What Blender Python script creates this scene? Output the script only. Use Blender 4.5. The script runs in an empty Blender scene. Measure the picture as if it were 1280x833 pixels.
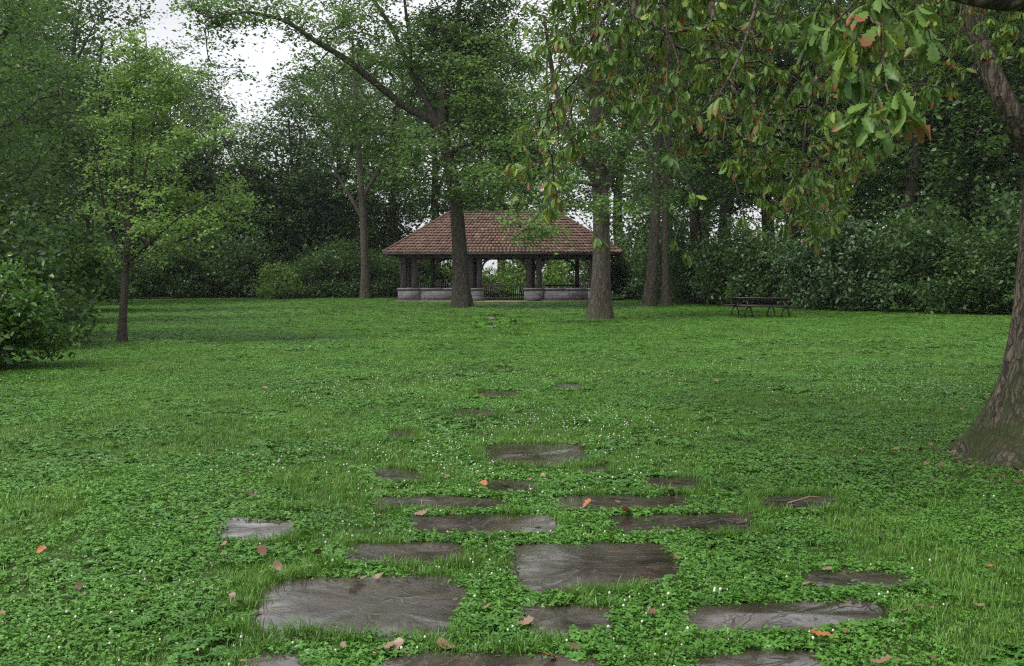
import bpy, math, random
import numpy as np
from math import radians, pi, sin, cos

random.seed(7)
RNG = np.random.default_rng(11)
SC = bpy.context.scene
COL = SC.collection

# ------------------------------------------------------------------ camera
F_PX, CX, CY, HORIZON, EYE = 1244.0, 640.0, 416.5, 345.0, 1.6
PITCH = math.atan((CY - HORIZON) / F_PX)
cam_d = bpy.data.cameras.new('camera')
cam = bpy.data.objects.new('camera', cam_d)
COL.objects.link(cam)
cam.location = (0, 0, EYE)
cam.rotation_euler = (pi / 2 - PITCH, 0, 0)
cam_d.sensor_width = 36.0
cam_d.lens = 36.0 * F_PX / 1280.0
cam_d.clip_start = 0.05
cam_d.clip_end = 3000
SC.camera = cam


def ray(px, py):
    x = (px - CX) / F_PX
    y = (CY - py) / F_PX
    return np.array([x, cos(PITCH) + y * sin(PITCH), -sin(PITCH) + y * cos(PITCH)])


def on_ground(px, py, z=0.0):
    d = ray(px, py)
    t = (z - EYE) / d[2]
    return np.array([0, 0, EYE]) + d * t


def at(px, py, Y):
    d = ray(px, py)
    return np.array([0, 0, EYE]) + d * (Y / d[1])


# ------------------------------------------------------------------ helpers
def tag(o, label=None, cat=None, group=None, kind=None):
    if label: o['label'] = label
    if cat: o['category'] = cat
    if group: o['group'] = group
    if kind: o['kind'] = kind
    return o


def empty(name, loc=(0, 0, 0), rz=0.0):
    o = bpy.data.objects.new(name, None)
    COL.objects.link(o)
    o.location = tuple(float(v) for v in loc)
    o.rotation_euler = (0, 0, rz)
    o.empty_display_size = 0.2
    return o


def np_mesh(name, verts, loops, totals, mat=None, attrs=None, smooth=False):
    me = bpy.data.meshes.new(name)
    verts = np.asarray(verts, dtype=np.float32).reshape(-1, 3)
    loops = np.asarray(loops, dtype=np.int32).ravel()
    totals = np.asarray(totals, dtype=np.int32).ravel()
    starts = np.concatenate([[0], np.cumsum(totals)[:-1]]).astype(np.int32)
    me.vertices.add(len(verts)); me.vertices.foreach_set('co', verts.ravel())
    me.loops.add(len(loops)); me.loops.foreach_set('vertex_index', loops)
    me.polygons.add(len(totals))
    me.polygons.foreach_set('loop_start', starts)
    if smooth:
        me.polygons.foreach_set('use_smooth', np.ones(len(totals), dtype=bool))
    if attrs:
        for k, v in attrs.items():
            a = me.attributes.new(k, 'FLOAT', 'POINT')
            a.data.foreach_set('value', np.asarray(v, dtype=np.float32).ravel())
    me.update(calc_edges=True)
    if mat: me.materials.append(mat)
    return me


def link_mesh(name, me, parent=None):
    o = bpy.data.objects.new(name, me)
    COL.objects.link(o)
    if parent: o.parent = parent
    return o


class MB:
    """collects shapes into one mesh"""
    def __init__(self):
        self.v = []; self.f = []; self.t = []; self.n = 0; self.sm = False

    def add(self, verts, faces):
        verts = np.asarray(verts, dtype=float).reshape(-1, 3)
        self.v.append(verts)
        for f in faces:
            self.f.extend([i + self.n for i in f]); self.t.append(len(f))
        self.n += len(verts)

    def box(self, x0, x1, y0, y1, z0, z1, bev=0.0, rot=None):
        b = bev
        if b <= 0:
            v = [(x0, y0, z0), (x1, y0, z0), (x1, y1, z0), (x0, y1, z0), (x0, y0, z1), (x1, y0, z1), (x1, y1, z1), (x0, y1, z1)]
            f = [(0, 3, 2, 1), (4, 5, 6, 7), (0, 1, 5, 4), (1, 2, 6, 5), (2, 3, 7, 6), (3, 0, 4, 7)]
        else:
            def ring(e, z):
                return [(x0 + e, y0 + e, z), (x1 - e, y0 + e, z), (x1 - e, y1 - e, z), (x0 + e, y1 - e, z)]
            v = ring(b, z0) + ring(0, z0 + b) + ring(0, z1 - b) + ring(b, z1)
            f = [(3, 2, 1, 0), (12, 13, 14, 15)]
            for k in range(3):
                for i in range(4):
                    j = (i + 1) % 4
                    f.append((k * 4 + i, k * 4 + j, k * 4 + 4 + j, k * 4 + 4 + i))
        v = np.array(v, dtype=float)
        if rot is not None:
            v = v @ np.array(rot).T
        self.add(v, f)

    def tube(self, pts, rads, sides=8, cap=True):
        pts = np.asarray(pts, dtype=float); n = len(pts)
        rads = np.asarray(rads, dtype=float) * np.ones(n)
        tan = np.gradient(pts, axis=0)
        tan /= np.linalg.norm(tan, axis=1)[:, None] + 1e-9
        ref = np.array([0.0, 0.0, 1.0]) if abs(tan[0][2]) < 0.9 else np.array([1.0, 0, 0])
        u = np.cross(tan[0], ref); u /= np.linalg.norm(u)
        verts = []
        for i in range(n):
            u = u - tan[i] * np.dot(u, tan[i]); u /= np.linalg.norm(u) + 1e-9
            w = np.cross(tan[i], u)
            a = np.arange(sides) * 2 * pi / sides
            verts.append(pts[i] + rads[i] * (np.cos(a)[:, None] * u + np.sin(a)[:, None] * w))
        verts = np.concatenate(verts)
        faces = []
        for i in range(n - 1):
            for k in range(sides):
                k2 = (k + 1) % sides
                faces.append((i * sides + k, i * sides + k2, (i + 1) * sides + k2, (i + 1) * sides + k))
        if cap:
            faces.append(tuple(range(sides))[::-1]); faces.append(tuple((n - 1) * sides + k for k in range(sides)))
        self.add(verts, faces)

    def mesh(self, name, mat, smooth=False, attrs=None):
        return np_mesh(name, np.concatenate(self.v), self.f, self.t, mat, attrs, smooth)

    def build(self, name, mat, parent=None, smooth=False):
        return link_mesh(name, self.mesh(name, mat, smooth), parent)


def hash3(ix, iy, iz):
    h = (ix * 374761393 + iy * 668265263 + iz * 2147483647 + 1013904223) & 0xFFFFFFFF
    h = ((h ^ (h >> 13)) * 1274126177) & 0xFFFFFFFF
    h = (h ^ (h >> 16)) & 0xFFFFFFFF
    return h / 4294967295.0


def vnoise(p):
    p = np.asarray(p, dtype=float)
    if p.shape[-1] == 2:
        p = np.concatenate([p, np.zeros(p.shape[:-1] + (1,))], axis=-1)
    i = np.floor(p).astype(np.int64); f = p - i
    f = f * f * (3 - 2 * f)
    r = 0
    for dx in (0, 1):
        for dy in (0, 1):
            for dz in (0, 1):
                w = (f[..., 0] if dx else 1 - f[..., 0]) * (f[..., 1] if dy else 1 - f[..., 1]) * (f[..., 2] if dz else 1 - f[..., 2])
                r = r + w * hash3(i[..., 0] + dx, i[..., 1] + dy, i[..., 2] + dz)
    return r


def fbm(p, octs=3):
    p = np.asarray(p, dtype=float); r = 0; a = 0.5; s = 0
    for k in range(octs):
        r = r + a * vnoise(p * 2 ** k + 17.3 * k); s += a; a *= 0.5
    return r / s


# ------------------------------------------------------------------ materials
class NT:
    def __init__(self, name):
        self.m = bpy.data.materials.new(name); self.m.use_nodes = True
        self.t = self.m.node_tree; self.t.nodes.clear()
        self.out = self.t.nodes.new('ShaderNodeOutputMaterial')

    def n(self, typ, **kw):
        nd = self.t.nodes.new(typ)
        for k, v in kw.items():
            if k in nd.inputs: self.set(nd, k, v)
            else: setattr(nd, k, v)
        return nd

    def set(self, nd, key, v):
        if hasattr(v, 'is_output') or isinstance(v, bpy.types.NodeSocket):
            self.t.links.new(v, nd.inputs[key])
        else:
            nd.inputs[key].default_value = v

    def link(self, a, b): self.t.links.new(a, b)

    def ramp(self, fac, stops):
        r = self.t.nodes.new('ShaderNodeValToRGB')
        els = r.color_ramp.elements
        while len(els) < len(stops): els.new(0.5)
        for e, (p, c) in zip(els, stops):
            e.position = p; e.color = (*c, 1) if len(c) == 3 else c
        self.link(fac, r.inputs[0])
        return r.outputs[0]

    def math(self, op, a, b=None, clamp=False):
        m = self.t.nodes.new('ShaderNodeMath'); m.operation = op; m.use_clamp = clamp
        for i, v in enumerate((a, b)):
            if v is None: continue
            if isinstance(v, bpy.types.NodeSocket): self.link(v, m.inputs[i])
            else: m.inputs[i].default_value = v
        return m.outputs[0]

    def mix(self, fac, a, b):
        m = self.t.nodes.new('ShaderNodeMix'); m.data_type = 'RGBA'
        for s, v in ((m.inputs[0], fac), (m.inputs[6], a), (m.inputs[7], b)):
            if isinstance(v, bpy.types.NodeSocket): self.link(v, s)
            else: s.default_value = v if not isinstance(v, tuple) or len(v) == 4 else (*v, 1)
        return m.outputs[2]

    def noise(self, vec, scale, detail=3, rough=0.55, dist=0.0):
        nd = self.t.nodes.new('ShaderNodeTexNoise')
        nd.inputs['Scale'].default_value = scale; nd.inputs['Detail'].default_value = detail
        nd.inputs['Roughness'].default_value = rough; nd.inputs['Distortion'].default_value = dist
        if vec is not None: self.link(vec, nd.inputs['Vector'])
        return nd.outputs[0]

    def mapping(self, vec, scale=(1, 1, 1), rot=(0, 0, 0)):
        m = self.t.nodes.new('ShaderNodeMapping')
        m.inputs['Scale'].default_value = scale; m.inputs['Rotation'].default_value = rot
        self.link(vec, m.inputs['Vector']); return m.outputs[0]

    def obj(self): return self.t.nodes.new('ShaderNodeTexCoord').outputs['Object']
    def pos(self): return self.t.nodes.new('ShaderNodeNewGeometry').outputs['Position']

    def attr(self, name):
        a = self.t.nodes.new('ShaderNodeAttribute'); a.attribute_name = name; return a.outputs['Fac']

    def bump(self, h, strength=0.5, dist=0.02):
        b = self.t.nodes.new('ShaderNodeBump'); b.inputs['Strength'].default_value = strength
        b.inputs['Distance'].default_value = dist; self.link(h, b.inputs['Height']); return b.outputs[0]

    def principled(self, col, rough=0.6, normal=None, spec=0.5):
        p = self.t.nodes.new('ShaderNodeBsdfPrincipled')
        for k, v in (('Base Color', col), ('Roughness', rough), ('Specular IOR Level', spec)):
            if isinstance(v, bpy.types.NodeSocket): self.link(v, p.inputs[k])
            else: p.inputs[k].default_value = (*v, 1) if isinstance(v, tuple) and len(v) == 3 else v
        if normal is not None: self.link(normal, p.inputs['Normal'])
        return p.outputs[0]

    def done(self, sh): self.link(sh, self.out.inputs['Surface']); return self.m


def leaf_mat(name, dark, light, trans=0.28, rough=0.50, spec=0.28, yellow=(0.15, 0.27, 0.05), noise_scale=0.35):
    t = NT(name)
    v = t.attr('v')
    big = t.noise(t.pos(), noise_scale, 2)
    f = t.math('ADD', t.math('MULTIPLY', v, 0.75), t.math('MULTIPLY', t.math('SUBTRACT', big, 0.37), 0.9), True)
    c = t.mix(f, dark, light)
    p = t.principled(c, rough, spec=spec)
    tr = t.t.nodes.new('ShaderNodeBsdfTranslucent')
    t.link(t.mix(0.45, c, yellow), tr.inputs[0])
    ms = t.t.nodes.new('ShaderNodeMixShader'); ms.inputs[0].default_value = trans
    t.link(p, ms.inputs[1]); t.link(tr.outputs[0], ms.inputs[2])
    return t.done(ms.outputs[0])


M = {}
M['leaf_dark'] = leaf_mat('leaf_dark', (0.020, 0.054, 0.016), (0.095, 0.180, 0.050), 0.34, 0.42, 0.32)  # shade from close-standing trees is put into these dark greens
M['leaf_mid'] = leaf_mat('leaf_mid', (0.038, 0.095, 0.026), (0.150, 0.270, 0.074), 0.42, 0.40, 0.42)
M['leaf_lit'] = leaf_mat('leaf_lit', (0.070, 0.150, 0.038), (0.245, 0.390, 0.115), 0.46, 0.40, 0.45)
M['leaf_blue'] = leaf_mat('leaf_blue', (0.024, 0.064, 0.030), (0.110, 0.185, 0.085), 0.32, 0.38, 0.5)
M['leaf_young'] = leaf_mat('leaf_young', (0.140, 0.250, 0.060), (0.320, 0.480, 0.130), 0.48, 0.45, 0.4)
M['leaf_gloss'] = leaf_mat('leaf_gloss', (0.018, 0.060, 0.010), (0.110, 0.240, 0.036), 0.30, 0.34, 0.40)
M['leaf_bright'] = leaf_mat('leaf_bright', (0.090, 0.19, 0.035), (0.24, 0.38, 0.08), 0.42)  # lightened greens carry the open-sky light on bushes behind the pavilion
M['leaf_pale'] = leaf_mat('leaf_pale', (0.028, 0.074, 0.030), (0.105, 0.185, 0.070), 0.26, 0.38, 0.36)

# oak leaves: green with rusty scorched tips on some leaves
t = NT('leaf_oak')
v, tip, br = t.attr('v'), t.attr('tip'), t.attr('brown')
pn = t.noise(t.pos(), 28, 2)
g = t.mix(v, (0.030, 0.090, 0.018, 1), (0.150, 0.270, 0.050, 1))
mott = t.noise(t.pos(), 60, 2)
g = t.mix(t.math('MULTIPLY', t.math('SUBTRACT', mott, 0.55), 2.5, True), g, (0.24, 0.29, 0.06, 1))
g = t.mix(t.math('MULTIPLY', t.math('GREATER_THAN', v, 0.86), 0.6), g, (0.30, 0.38, 0.05, 1))
edge = t.math('ADD', tip, t.math('MULTIPLY', t.math('SUBTRACT', pn, 0.5), 0.9))
k = t.math('MULTIPLY', t.math('SUBTRACT', t.math('ADD', edge, br), 1.30), 5.0, True)
rust = t.mix(pn, (0.16, 0.045, 0.022, 1), (0.36, 0.13, 0.055, 1))
c = t.mix(k, g, rust)
vein = t.noise(t.mapping(t.obj(), (60, 60, 60)), 1.0, 2)
p = t.principled(c, 0.45, t.bump(vein, 0.25, 0.004), 0.35)
tr = t.t.nodes.new('ShaderNodeBsdfTranslucent'); t.link(t.mix(0.35, c, (0.22, 0.28, 0.03, 1)), tr.inputs[0])
ms = t.t.nodes.new('ShaderNodeMixShader'); ms.inputs[0].default_value = 0.30
t.link(p, ms.inputs[1]); t.link(tr.outputs[0], ms.inputs[2])
M['leaf_oak'] = t.done(ms.outputs[0])


def bark_mat(name, dark, light, moss=0.0, zs=0.18, fine=1.0):
    t = NT(name)
    o = t.obj()
    wv = t.t.nodes.new('ShaderNodeTexNoise'); wv.inputs['Scale'].default_value = 5.0 * fine; wv.inputs['Detail'].default_value = 4
    t.link(o, wv.inputs['Vector'])
    wa = t.t.nodes.new('ShaderNodeVectorMath'); wa.operation = 'SCALE'; wa.inputs['Scale'].default_value = 0.16 / fine
    t.link(wv.outputs['Color'], wa.inputs[0])
    wb = t.t.nodes.new('ShaderNodeVectorMath'); wb.operation = 'ADD'; t.link(o, wb.inputs[0]); t.link(wa.outputs[0], wb.inputs[1])
    ow = wb.outputs[0]
    n1 = t.noise(t.mapping(ow, (16 * fine, 16 * fine, 16 * zs * fine)), 1.0, 6, 0.7, 0.3)
    vo = t.t.nodes.new('ShaderNodeTexVoronoi'); vo.feature = 'DISTANCE_TO_EDGE'
    vo.inputs['Scale'].default_value = 1.0
    t.link(t.mapping(ow, (20 * fine, 20 * fine, 20 * zs * fine)), vo.inputs['Vector'])
    crack = t.math('MULTIPLY', vo.outputs[0], 4.0, True)
    h = t.math('ADD', t.math('MULTIPLY', n1, 0.8), t.math('MULTIPLY', crack, 0.2))
    c = t.ramp(h, [(0.43, dark), (0.66, light)])
    big = t.noise(o, 1.2, 3)
    c = t.mix(t.math('MULTIPLY', big, 0.35), c, (0.12, 0.115, 0.10, 1))
    if moss > 0:
        sx = t.t.nodes.new('ShaderNodeSeparateXYZ'); t.link(o, sx.inputs[0])
        low = t.math('SUBTRACT', 1.15, t.math('MULTIPLY', sx.outputs[2], 0.75), True)
        mn = t.noise(o, 3.5, 5, 0.7)
        f = t.math('MULTIPLY', t.math('SUBTRACT', t.math('ADD', mn, t.math('MULTIPLY', low, 0.35)), 0.68), 5.0, True)
        c = t.mix(t.math('MULTIPLY', f, moss), c, (0.045, 0.060, 0.018, 1))
    return t.done(t.principled(c, 0.82, t.bump(h, 1.0, 0.05), 0.3))


M['bark_oak'] = bark_mat('bark_oak', (0.022, 0.016, 0.011), (0.22, 0.165, 0.125), 0.9, 0.16, 1.0)
M['bark_grey'] = bark_mat('bark_grey', (0.030, 0.024, 0.016), (0.145, 0.118, 0.085), 0.3, 0.13, 0.8)
M['bark_dark'] = bark_mat('bark_dark', (0.022, 0.018, 0.013), (0.10, 0.082, 0.062), 0.2, 0.15, 0.8)
M['bark_young'] = bark_mat('bark_young', (0.035, 0.028, 0.020), (0.12, 0.096, 0.070), 0.0, 0.3, 2.0)

# ground soil under the lawn
t = NT('lawn_soil')
p_ = t.pos()
a = t.noise(p_, 0.35, 4); b = t.noise(p_, 14, 4, 0.7)
c = t.mix(t.ramp(a, [(0.35, (0, 0, 0)), (0.65, (1, 1, 1))]), (0.030, 0.068, 0.014, 1), (0.050, 0.095, 0.020, 1))
c = t.mix(t.ramp(b, [(0.45, (0, 0, 0)), (0.7, (1, 1, 1))]), c, (0.045, 0.045, 0.020, 1))
M['soil'] = t.done(t.principled(c, 0.9, t.bump(b, 0.7, 0.03), 0.2))


def grass_mat(name, dark, light, dry, rough=0.45, trans=0.25):
    t = NT(name)
    oi = t.t.nodes.new('ShaderNodeObjectInfo')
    p_ = t.pos()
    big = t.noise(p_, 0.5, 4, 0.6)
    f = t.math('ADD', t.math('MULTIPLY', oi.outputs['Random'], 0.55), t.math('MULTIPLY', t.math('SUBTRACT', big, 0.36), 1.6), True)
    c = t.mix(f, dark, light)
    med = t.noise(p_, 1.7, 4, 0.65)
    d = t.math('MULTIPLY', t.math('SUBTRACT', med, 0.52), 3.5, True)
    c = t.mix(t.math('MULTIPLY', d, 0.45), c, dry)
    p = t.principled(c, rough - .07, spec=0.4)
    tr = t.t.nodes.new('ShaderNodeBsdfTranslucent'); t.link(t.mix(0.3, c, (0.20, 0.30, 0.03, 1)), tr.inputs[0])
    ms = t.t.nodes.new('ShaderNodeMixShader'); ms.inputs[0].default_value = trans
    t.link(p, ms.inputs[1]); t.link(tr.outputs[0], ms.inputs[2])
    return t.done(ms.outputs[0])


M['blade'] = grass_mat('grass_blade', (0.055, 0.145, 0.018, 1), (0.140, 0.310, 0.036, 1), (0.21, 0.30, 0.07, 1))
M['clover'] = grass_mat('clover_leaf', (0.052, 0.150, 0.024, 1), (0.135, 0.330, 0.045, 1), (0.15, 0.29, 0.05, 1), 0.45)
M['broad'] = grass_mat('broad_leaf', (0.050, 0.150, 0.026, 1), (0.110, 0.270, 0.040, 1), (0.12, 0.22, 0.05, 1), 0.38)
t = NT('clover_flower'); M['flower'] = t.done(t.principled((0.62, 0.62, 0.50), 0.6))
t = NT('dry_bits'); oi = t.t.nodes.new('ShaderNodeObjectInfo')
M['litter'] = t.done(t.principled(t.mix(oi.outputs['Random'], (0.14, 0.075, 0.045, 1), (0.42, 0.27, 0.20, 1)), 0.6))

# wet flagstone
t = NT('wet_flagstone')
o = t.pos(); oi = t.t.nodes.new('ShaderNodeObjectInfo')
sh = t.t.nodes.new('ShaderNodeVectorMath'); sh.operation = 'ADD'
cmb = t.t.nodes.new('ShaderNodeCombineXYZ'); t.link(t.math('MULTIPLY', oi.outputs['Random'], 37.0), cmb.inputs[0])
t.link(o, sh.inputs[0]); t.link(cmb.outputs[0], sh.inputs[1])
ro = t.t.nodes.new('ShaderNodeVectorRotate'); ro.rotation_type = 'Z_AXIS'
t.link(sh.outputs[0], ro.inputs['Vector']); t.link(t.math('SUBTRACT', t.math('MULTIPLY', oi.outputs['Random'], 2.2), 1.3), ro.inputs['Angle'])
sv = ro.outputs[0]
streak = t.noise(t.mapping(sv, (1.3, 3.6, 3)), 1.0, 8, 0.6, 0.8)
cl = t.noise(sv, 3.2, 6, 0.62)
fine = t.noise(sv, 130, 3)
steps = t.ramp(streak, [(0.36, (0, 0, 0)), (0.375, (.3, .3, .3)), (0.46, (.36, .36, .36)), (0.47, (.6, .6, .6)), (0.55, (.64, .64, .64)), (0.56, (.85, .85, .85)), (0.66, (1, 1, 1))])
base = t.ramp(t.math('ADD', t.math('MULTIPLY', streak, 0.4), t.math('MULTIPLY', cl, 0.6)), [(0.36, (0.020, 0.014, 0.012)), (0.5, (0.046, 0.034, 0.029)), (0.66, (0.085, 0.068, 0.058))])
base = t.mix(t.ramp(t.noise(sv, 5.5, 4), [(0.55, (0, 0, 0)), (0.75, (0.5, 0.5, 0.5))]), base, (0.11, 0.055, 0.035, 1))
base = t.mix(t.ramp(fine, [(0.60, (0, 0, 0)), (0.8, (0.35, 0.35, 0.35))]), base, (0.20, 0.18, 0.16, 1))
rim = t.attr('rim'); rn = t.noise(sv, 16, 5, 0.7)
dirt = t.math('MULTIPLY', t.math('SUBTRACT', t.math('ADD', t.math('MULTIPLY', rim, 0.55), rn), 0.86), 7.0, True)
base = t.mix(dirt, base, (0.045, 0.030, 0.018, 1))
h = t.math('ADD', t.math('MULTIPLY', steps, 0.55), t.math('ADD', t.math('MULTIPLY', cl, 0.5), t.math('MULTIPLY', fine, 0.012)))
vr = t.t.nodes.new('ShaderNodeTexVoronoi'); vr.feature = 'DISTANCE_TO_EDGE'; vr.inputs['Scale'].default_value = 1.0
wn = t.t.nodes.new('ShaderNodeTexNoise'); wn.inputs['Scale'].default_value = 4.0; t.link(sv, wn.inputs['Vector'])
wv = t.t.nodes.new('ShaderNodeVectorMath'); wv.operation = 'MULTIPLY_ADD'; wv.inputs[1].default_value = (.25, .25, .25)
t.link(wn.outputs['Color'], wv.inputs[0]); t.link(sv, wv.inputs[2])
t.link(t.mapping(wv.outputs[0], (1.6, 9.0, 3)), vr.inputs['Vector'])
ridge = t.ramp(vr.outputs[0], [(0.0, (1, 1, 1)), (0.035, (0, 0, 0))])
h = t.math('ADD', h, t.math('MULTIPLY', t.math('MULTIPLY', ridge, t.ramp(wn.outputs[0], [(0.5, (0, 0, 0)), (0.62, (1, 1, 1))])), 0.45))
wet = t.ramp(t.noise(sv, 2.4, 6, 0.65), [(0.48, (0.03,) * 3), (0.58, (0.12,) * 3), (0.74, (0.32,) * 3)])
rg = t.mix(dirt, wet, (0.7, 0.7, 0.7, 1))
sb = t.principled(base, rg, t.bump(h, 0.55, 0.010), 0.6)
film = t.ramp(t.noise(sv, 2.0, 5, 0.6), [(0.42, (1, 1, 1)), (0.60, (0.15, 0.15, 0.15))])
t.set(sb.node, 'Coat Weight', t.math('MULTIPLY', film, t.math('SUBTRACT', 1.0, dirt, True)))
sb.node.inputs['Coat Roughness'].default_value = 0.06; sb.node.inputs['Coat IOR'].default_value = 1.45
t.link(t.bump(h, 0.22, 0.010), sb.node.inputs['Coat Normal'])
M['slab'] = t.done(sb)

# pavilion stone masonry
t = NT('rough_ashlar')
o = t.obj()
sx = t.t.nodes.new('ShaderNodeSeparateXYZ'); t.link(o, sx.inputs[0])
cb = t.t.nodes.new('ShaderNodeCombineXYZ')
t.link(t.math('ADD', sx.outputs[0], sx.outputs[1]), cb.inputs[0]); t.link(sx.outputs[2], cb.inputs[1])
bk = t.t.nodes.new('ShaderNodeTexBrick'); t.link(cb.outputs[0], bk.inputs['Vector'])
bk.inputs['Scale'].default_value = 1.0; bk.inputs['Brick Width'].default_value = 0.62; bk.inputs['Row Height'].default_value = 0.17
bk.inputs['Mortar Size'].default_value = 0.012; bk.offset = 0.43; bk.squash = 0.7; bk.squash_frequency = 3
bk.inputs['Color1'].default_value = (0.15, 0.15, 0.152, 1); bk.inputs['Color2'].default_value = (0.26, 0.258, 0.262, 1)
bk.inputs['Mortar'].default_value = (0.10, 0.095, 0.095, 1)
nz = t.noise(o, 9, 5, 0.7)
c = t.mix(t.math('MULTIPLY', nz, 0.55), bk.outputs[0], (0.13, 0.125, 0.13, 1))
hh = t.math('ADD', t.math('MULTIPLY', nz, 0.5), t.math('SUBTRACT', 1.0, bk.outputs['Fac']))
M['masonry'] = t.done(t.principled(c, 0.8, t.bump(hh, 0.8, 0.03), 0.3))
t = NT('cap_stone'); nz = t.noise(t.obj(), 6, 5, 0.7)
M['cap'] = t.done(t.principled(t.ramp(nz, [(0.3, (0.13, 0.127, 0.127)), (0.7, (0.23, 0.225, 0.222))]), 0.7, t.bump(nz, 0.4, 0.01)))
t = NT('dark_timber'); o = t.obj(); nz = t.noise(t.mapping(o, (12, 12, 1.0)), 1.0, 4, 0.7)
M['timber'] = t.done(t.principled(t.ramp(nz, [(0.3, (0.045, 0.038, 0.038)), (0.7, (0.125, 0.105, 0.10))]), 0.75, t.bump(nz, 0.5, 0.01), 0.3))
t = NT('table_wood'); o = t.obj(); nz = t.noise(t.mapping(o, (1.0, 14, 14)), 1.0, 4, 0.7)
M['table'] = t.done(t.principled(t.ramp(nz, [(0.3, (0.022, 0.016, 0.015)), (0.7, (0.065, 0.047, 0.042))]), 0.42, t.bump(nz, 0.4, 0.008), 0.5))
t = NT('painted_steel'); M['steel'] = t.done(t.principled((0.028, 0.022, 0.022), 0.5))
t = NT('roof_tile'); v = t.attr('v'); o = t.obj(); nz = t.noise(o, 3.0, 5, 0.7); nf = t.noise(o, 26, 3, 0.6)
c = t.ramp(v, [(0.0, (0.085, 0.050, 0.040)), (0.35, (0.135, 0.078, 0.058)), (0.7, (0.215, 0.128, 0.096)), (1.0, (0.36, 0.26, 0.21))])
c = t.mix(t.ramp(nz, [(0.48, (0, 0, 0)), (0.72, (0.8, 0.8, 0.8))]), c, (0.085, 0.060, 0.052, 1))
M['tile'] = t.done(t.principled(c, 0.68, t.bump(nf, 0.4, 0.01), 0.35))
t = NT('brick_paving'); bk = t.t.nodes.new('ShaderNodeTexBrick'); t.link(t.pos(), bk.inputs['Vector'])
bk.inputs['Scale'].default_value = 4.0; bk.inputs['Color1'].default_value = (0.20, 0.12, 0.10, 1); bk.inputs['Color2'].default_value = (0.26, 0.18, 0.155, 1); bk.inputs['Mortar'].default_value = (0.12, 0.10, 0.085, 1)
M['paving'] = t.done(t.principled(bk.outputs[0], 0.7))
t = NT('boulder'); nz = t.noise(t.obj(), 5, 5, 0.7)
M['boulder'] = t.done(t.principled(t.ramp(nz, [(0.3, (0.035, 0.033, 0.033)), (0.7, (0.12, 0.11, 0.11))]), 0.8, t.bump(nz, 0.8, 0.03)))


def dead_mat(name, a, b):
    t = NT(name); nz = t.noise(t.obj(), 25, 4, 0.6)
    return t.done(t.principled(t.mix(nz, (*a, 1), (*b, 1)), 0.45))


M['dead_orange'] = dead_mat('dead_leaf_orange', (0.16, 0.05, 0.02), (0.48, 0.19, 0.06))
M['dead_tan'] = dead_mat('dead_leaf_tan', (0.10, 0.058, 0.035), (0.31, 0.200, 0.125))
M['dead_brown'] = dead_mat('dead_leaf_brown', (0.06, 0.03, 0.02), (0.22, 0.11, 0.07))

# ------------------------------------------------------------------ world and sun
w = bpy.data.worlds.new('World'); SC.world = w; w.use_nodes = True
nt = w.node_tree; nt.nodes.clear()
SUN_EL, SUN_ROT = radians(56), radians(-120)      # rotation from +Y towards +X
sky = nt.nodes.new('ShaderNodeTexSky'); sky.sky_type = 'NISHITA'; sky.sun_disc = False
sky.sun_elevation = SUN_EL; sky.sun_rotation = SUN_ROT; sky.dust_density = 3.0
hs = nt.nodes.new('ShaderNodeHueSaturation'); hs.inputs['Saturation'].default_value = 0.25
nt.links.new(sky.outputs[0], hs.inputs['Color'])
tc = nt.nodes.new('ShaderNodeTexCoord'); ns = nt.nodes.new('ShaderNodeTexNoise')
mp = nt.nodes.new('ShaderNodeMapping'); mp.inputs['Scale'].default_value = (1, 1, 3)
nt.links.new(tc.outputs['Generated'], mp.inputs[0]); nt.links.new(mp.outputs[0], ns.inputs['Vector'])
ns.inputs['Scale'].default_value = 2.2; ns.inputs['Detail'].default_value = 5
cr = nt.nodes.new('ShaderNodeValToRGB')
cr.color_ramp.elements[0].position = 0.3; cr.color_ramp.elements[0].color = (2.8, 2.85, 3.0, 1)
cr.color_ramp.elements[1].position = 0.7; cr.color_ramp.elements[1].color = (4.1, 4.15, 4.3, 1)
nt.links.new(ns.outputs[0], cr.inputs[0])
mx = nt.nodes.new('ShaderNodeMix'); mx.data_type = 'RGBA'; mx.inputs[0].default_value = 0.85
nt.links.new(hs.outputs[0], mx.inputs[6]); nt.links.new(cr.outputs[0], mx.inputs[7])
bg = nt.nodes.new('ShaderNodeBackground'); bg.inputs['Strength'].default_value = 0.11
nt.links.new(mx.outputs[2], bg.inputs['Color'])
wo = nt.nodes.new('ShaderNodeOutputWorld'); nt.links.new(bg.outputs[0], wo.inputs[0])
sl = bpy.data.lights.new('sun', 'SUN'); sl.energy = 1.5; sl.angle = radians(25); sl.color = (1, 0.97, 0.93)
so = bpy.data.objects.new('sun', sl); COL.objects.link(so)
from mathutils import Vector
sd = Vector((sin(SUN_ROT) * cos(SUN_EL), cos(SUN_ROT) * cos(SUN_EL), sin(SUN_EL)))
so.rotation_euler = sd.to_track_quat('Z', 'Y').to_euler()

SC.view_settings.view_transform = 'Standard'
SC.view_settings.look = 'None'
SC.view_settings.exposure = 1.32
SC.view_settings.gamma = 1.0
SC.view_settings.use_curve_mapping = False
SC.cycles.max_bounces = 6; SC.cycles.diffuse_bounces = 4; SC.cycles.glossy_bounces = 2
SC.cycles.transmission_bounces = 4; SC.cycles.transparent_max_bounces = 4
SC.cycles.use_denoising = False
SC.cycles.filter_width = 1.2
SC.cycles.sample_clamp_indirect = 4.0
SC.cycles.caustics_reflective = False; SC.cycles.caustics_refractive = False


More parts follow.
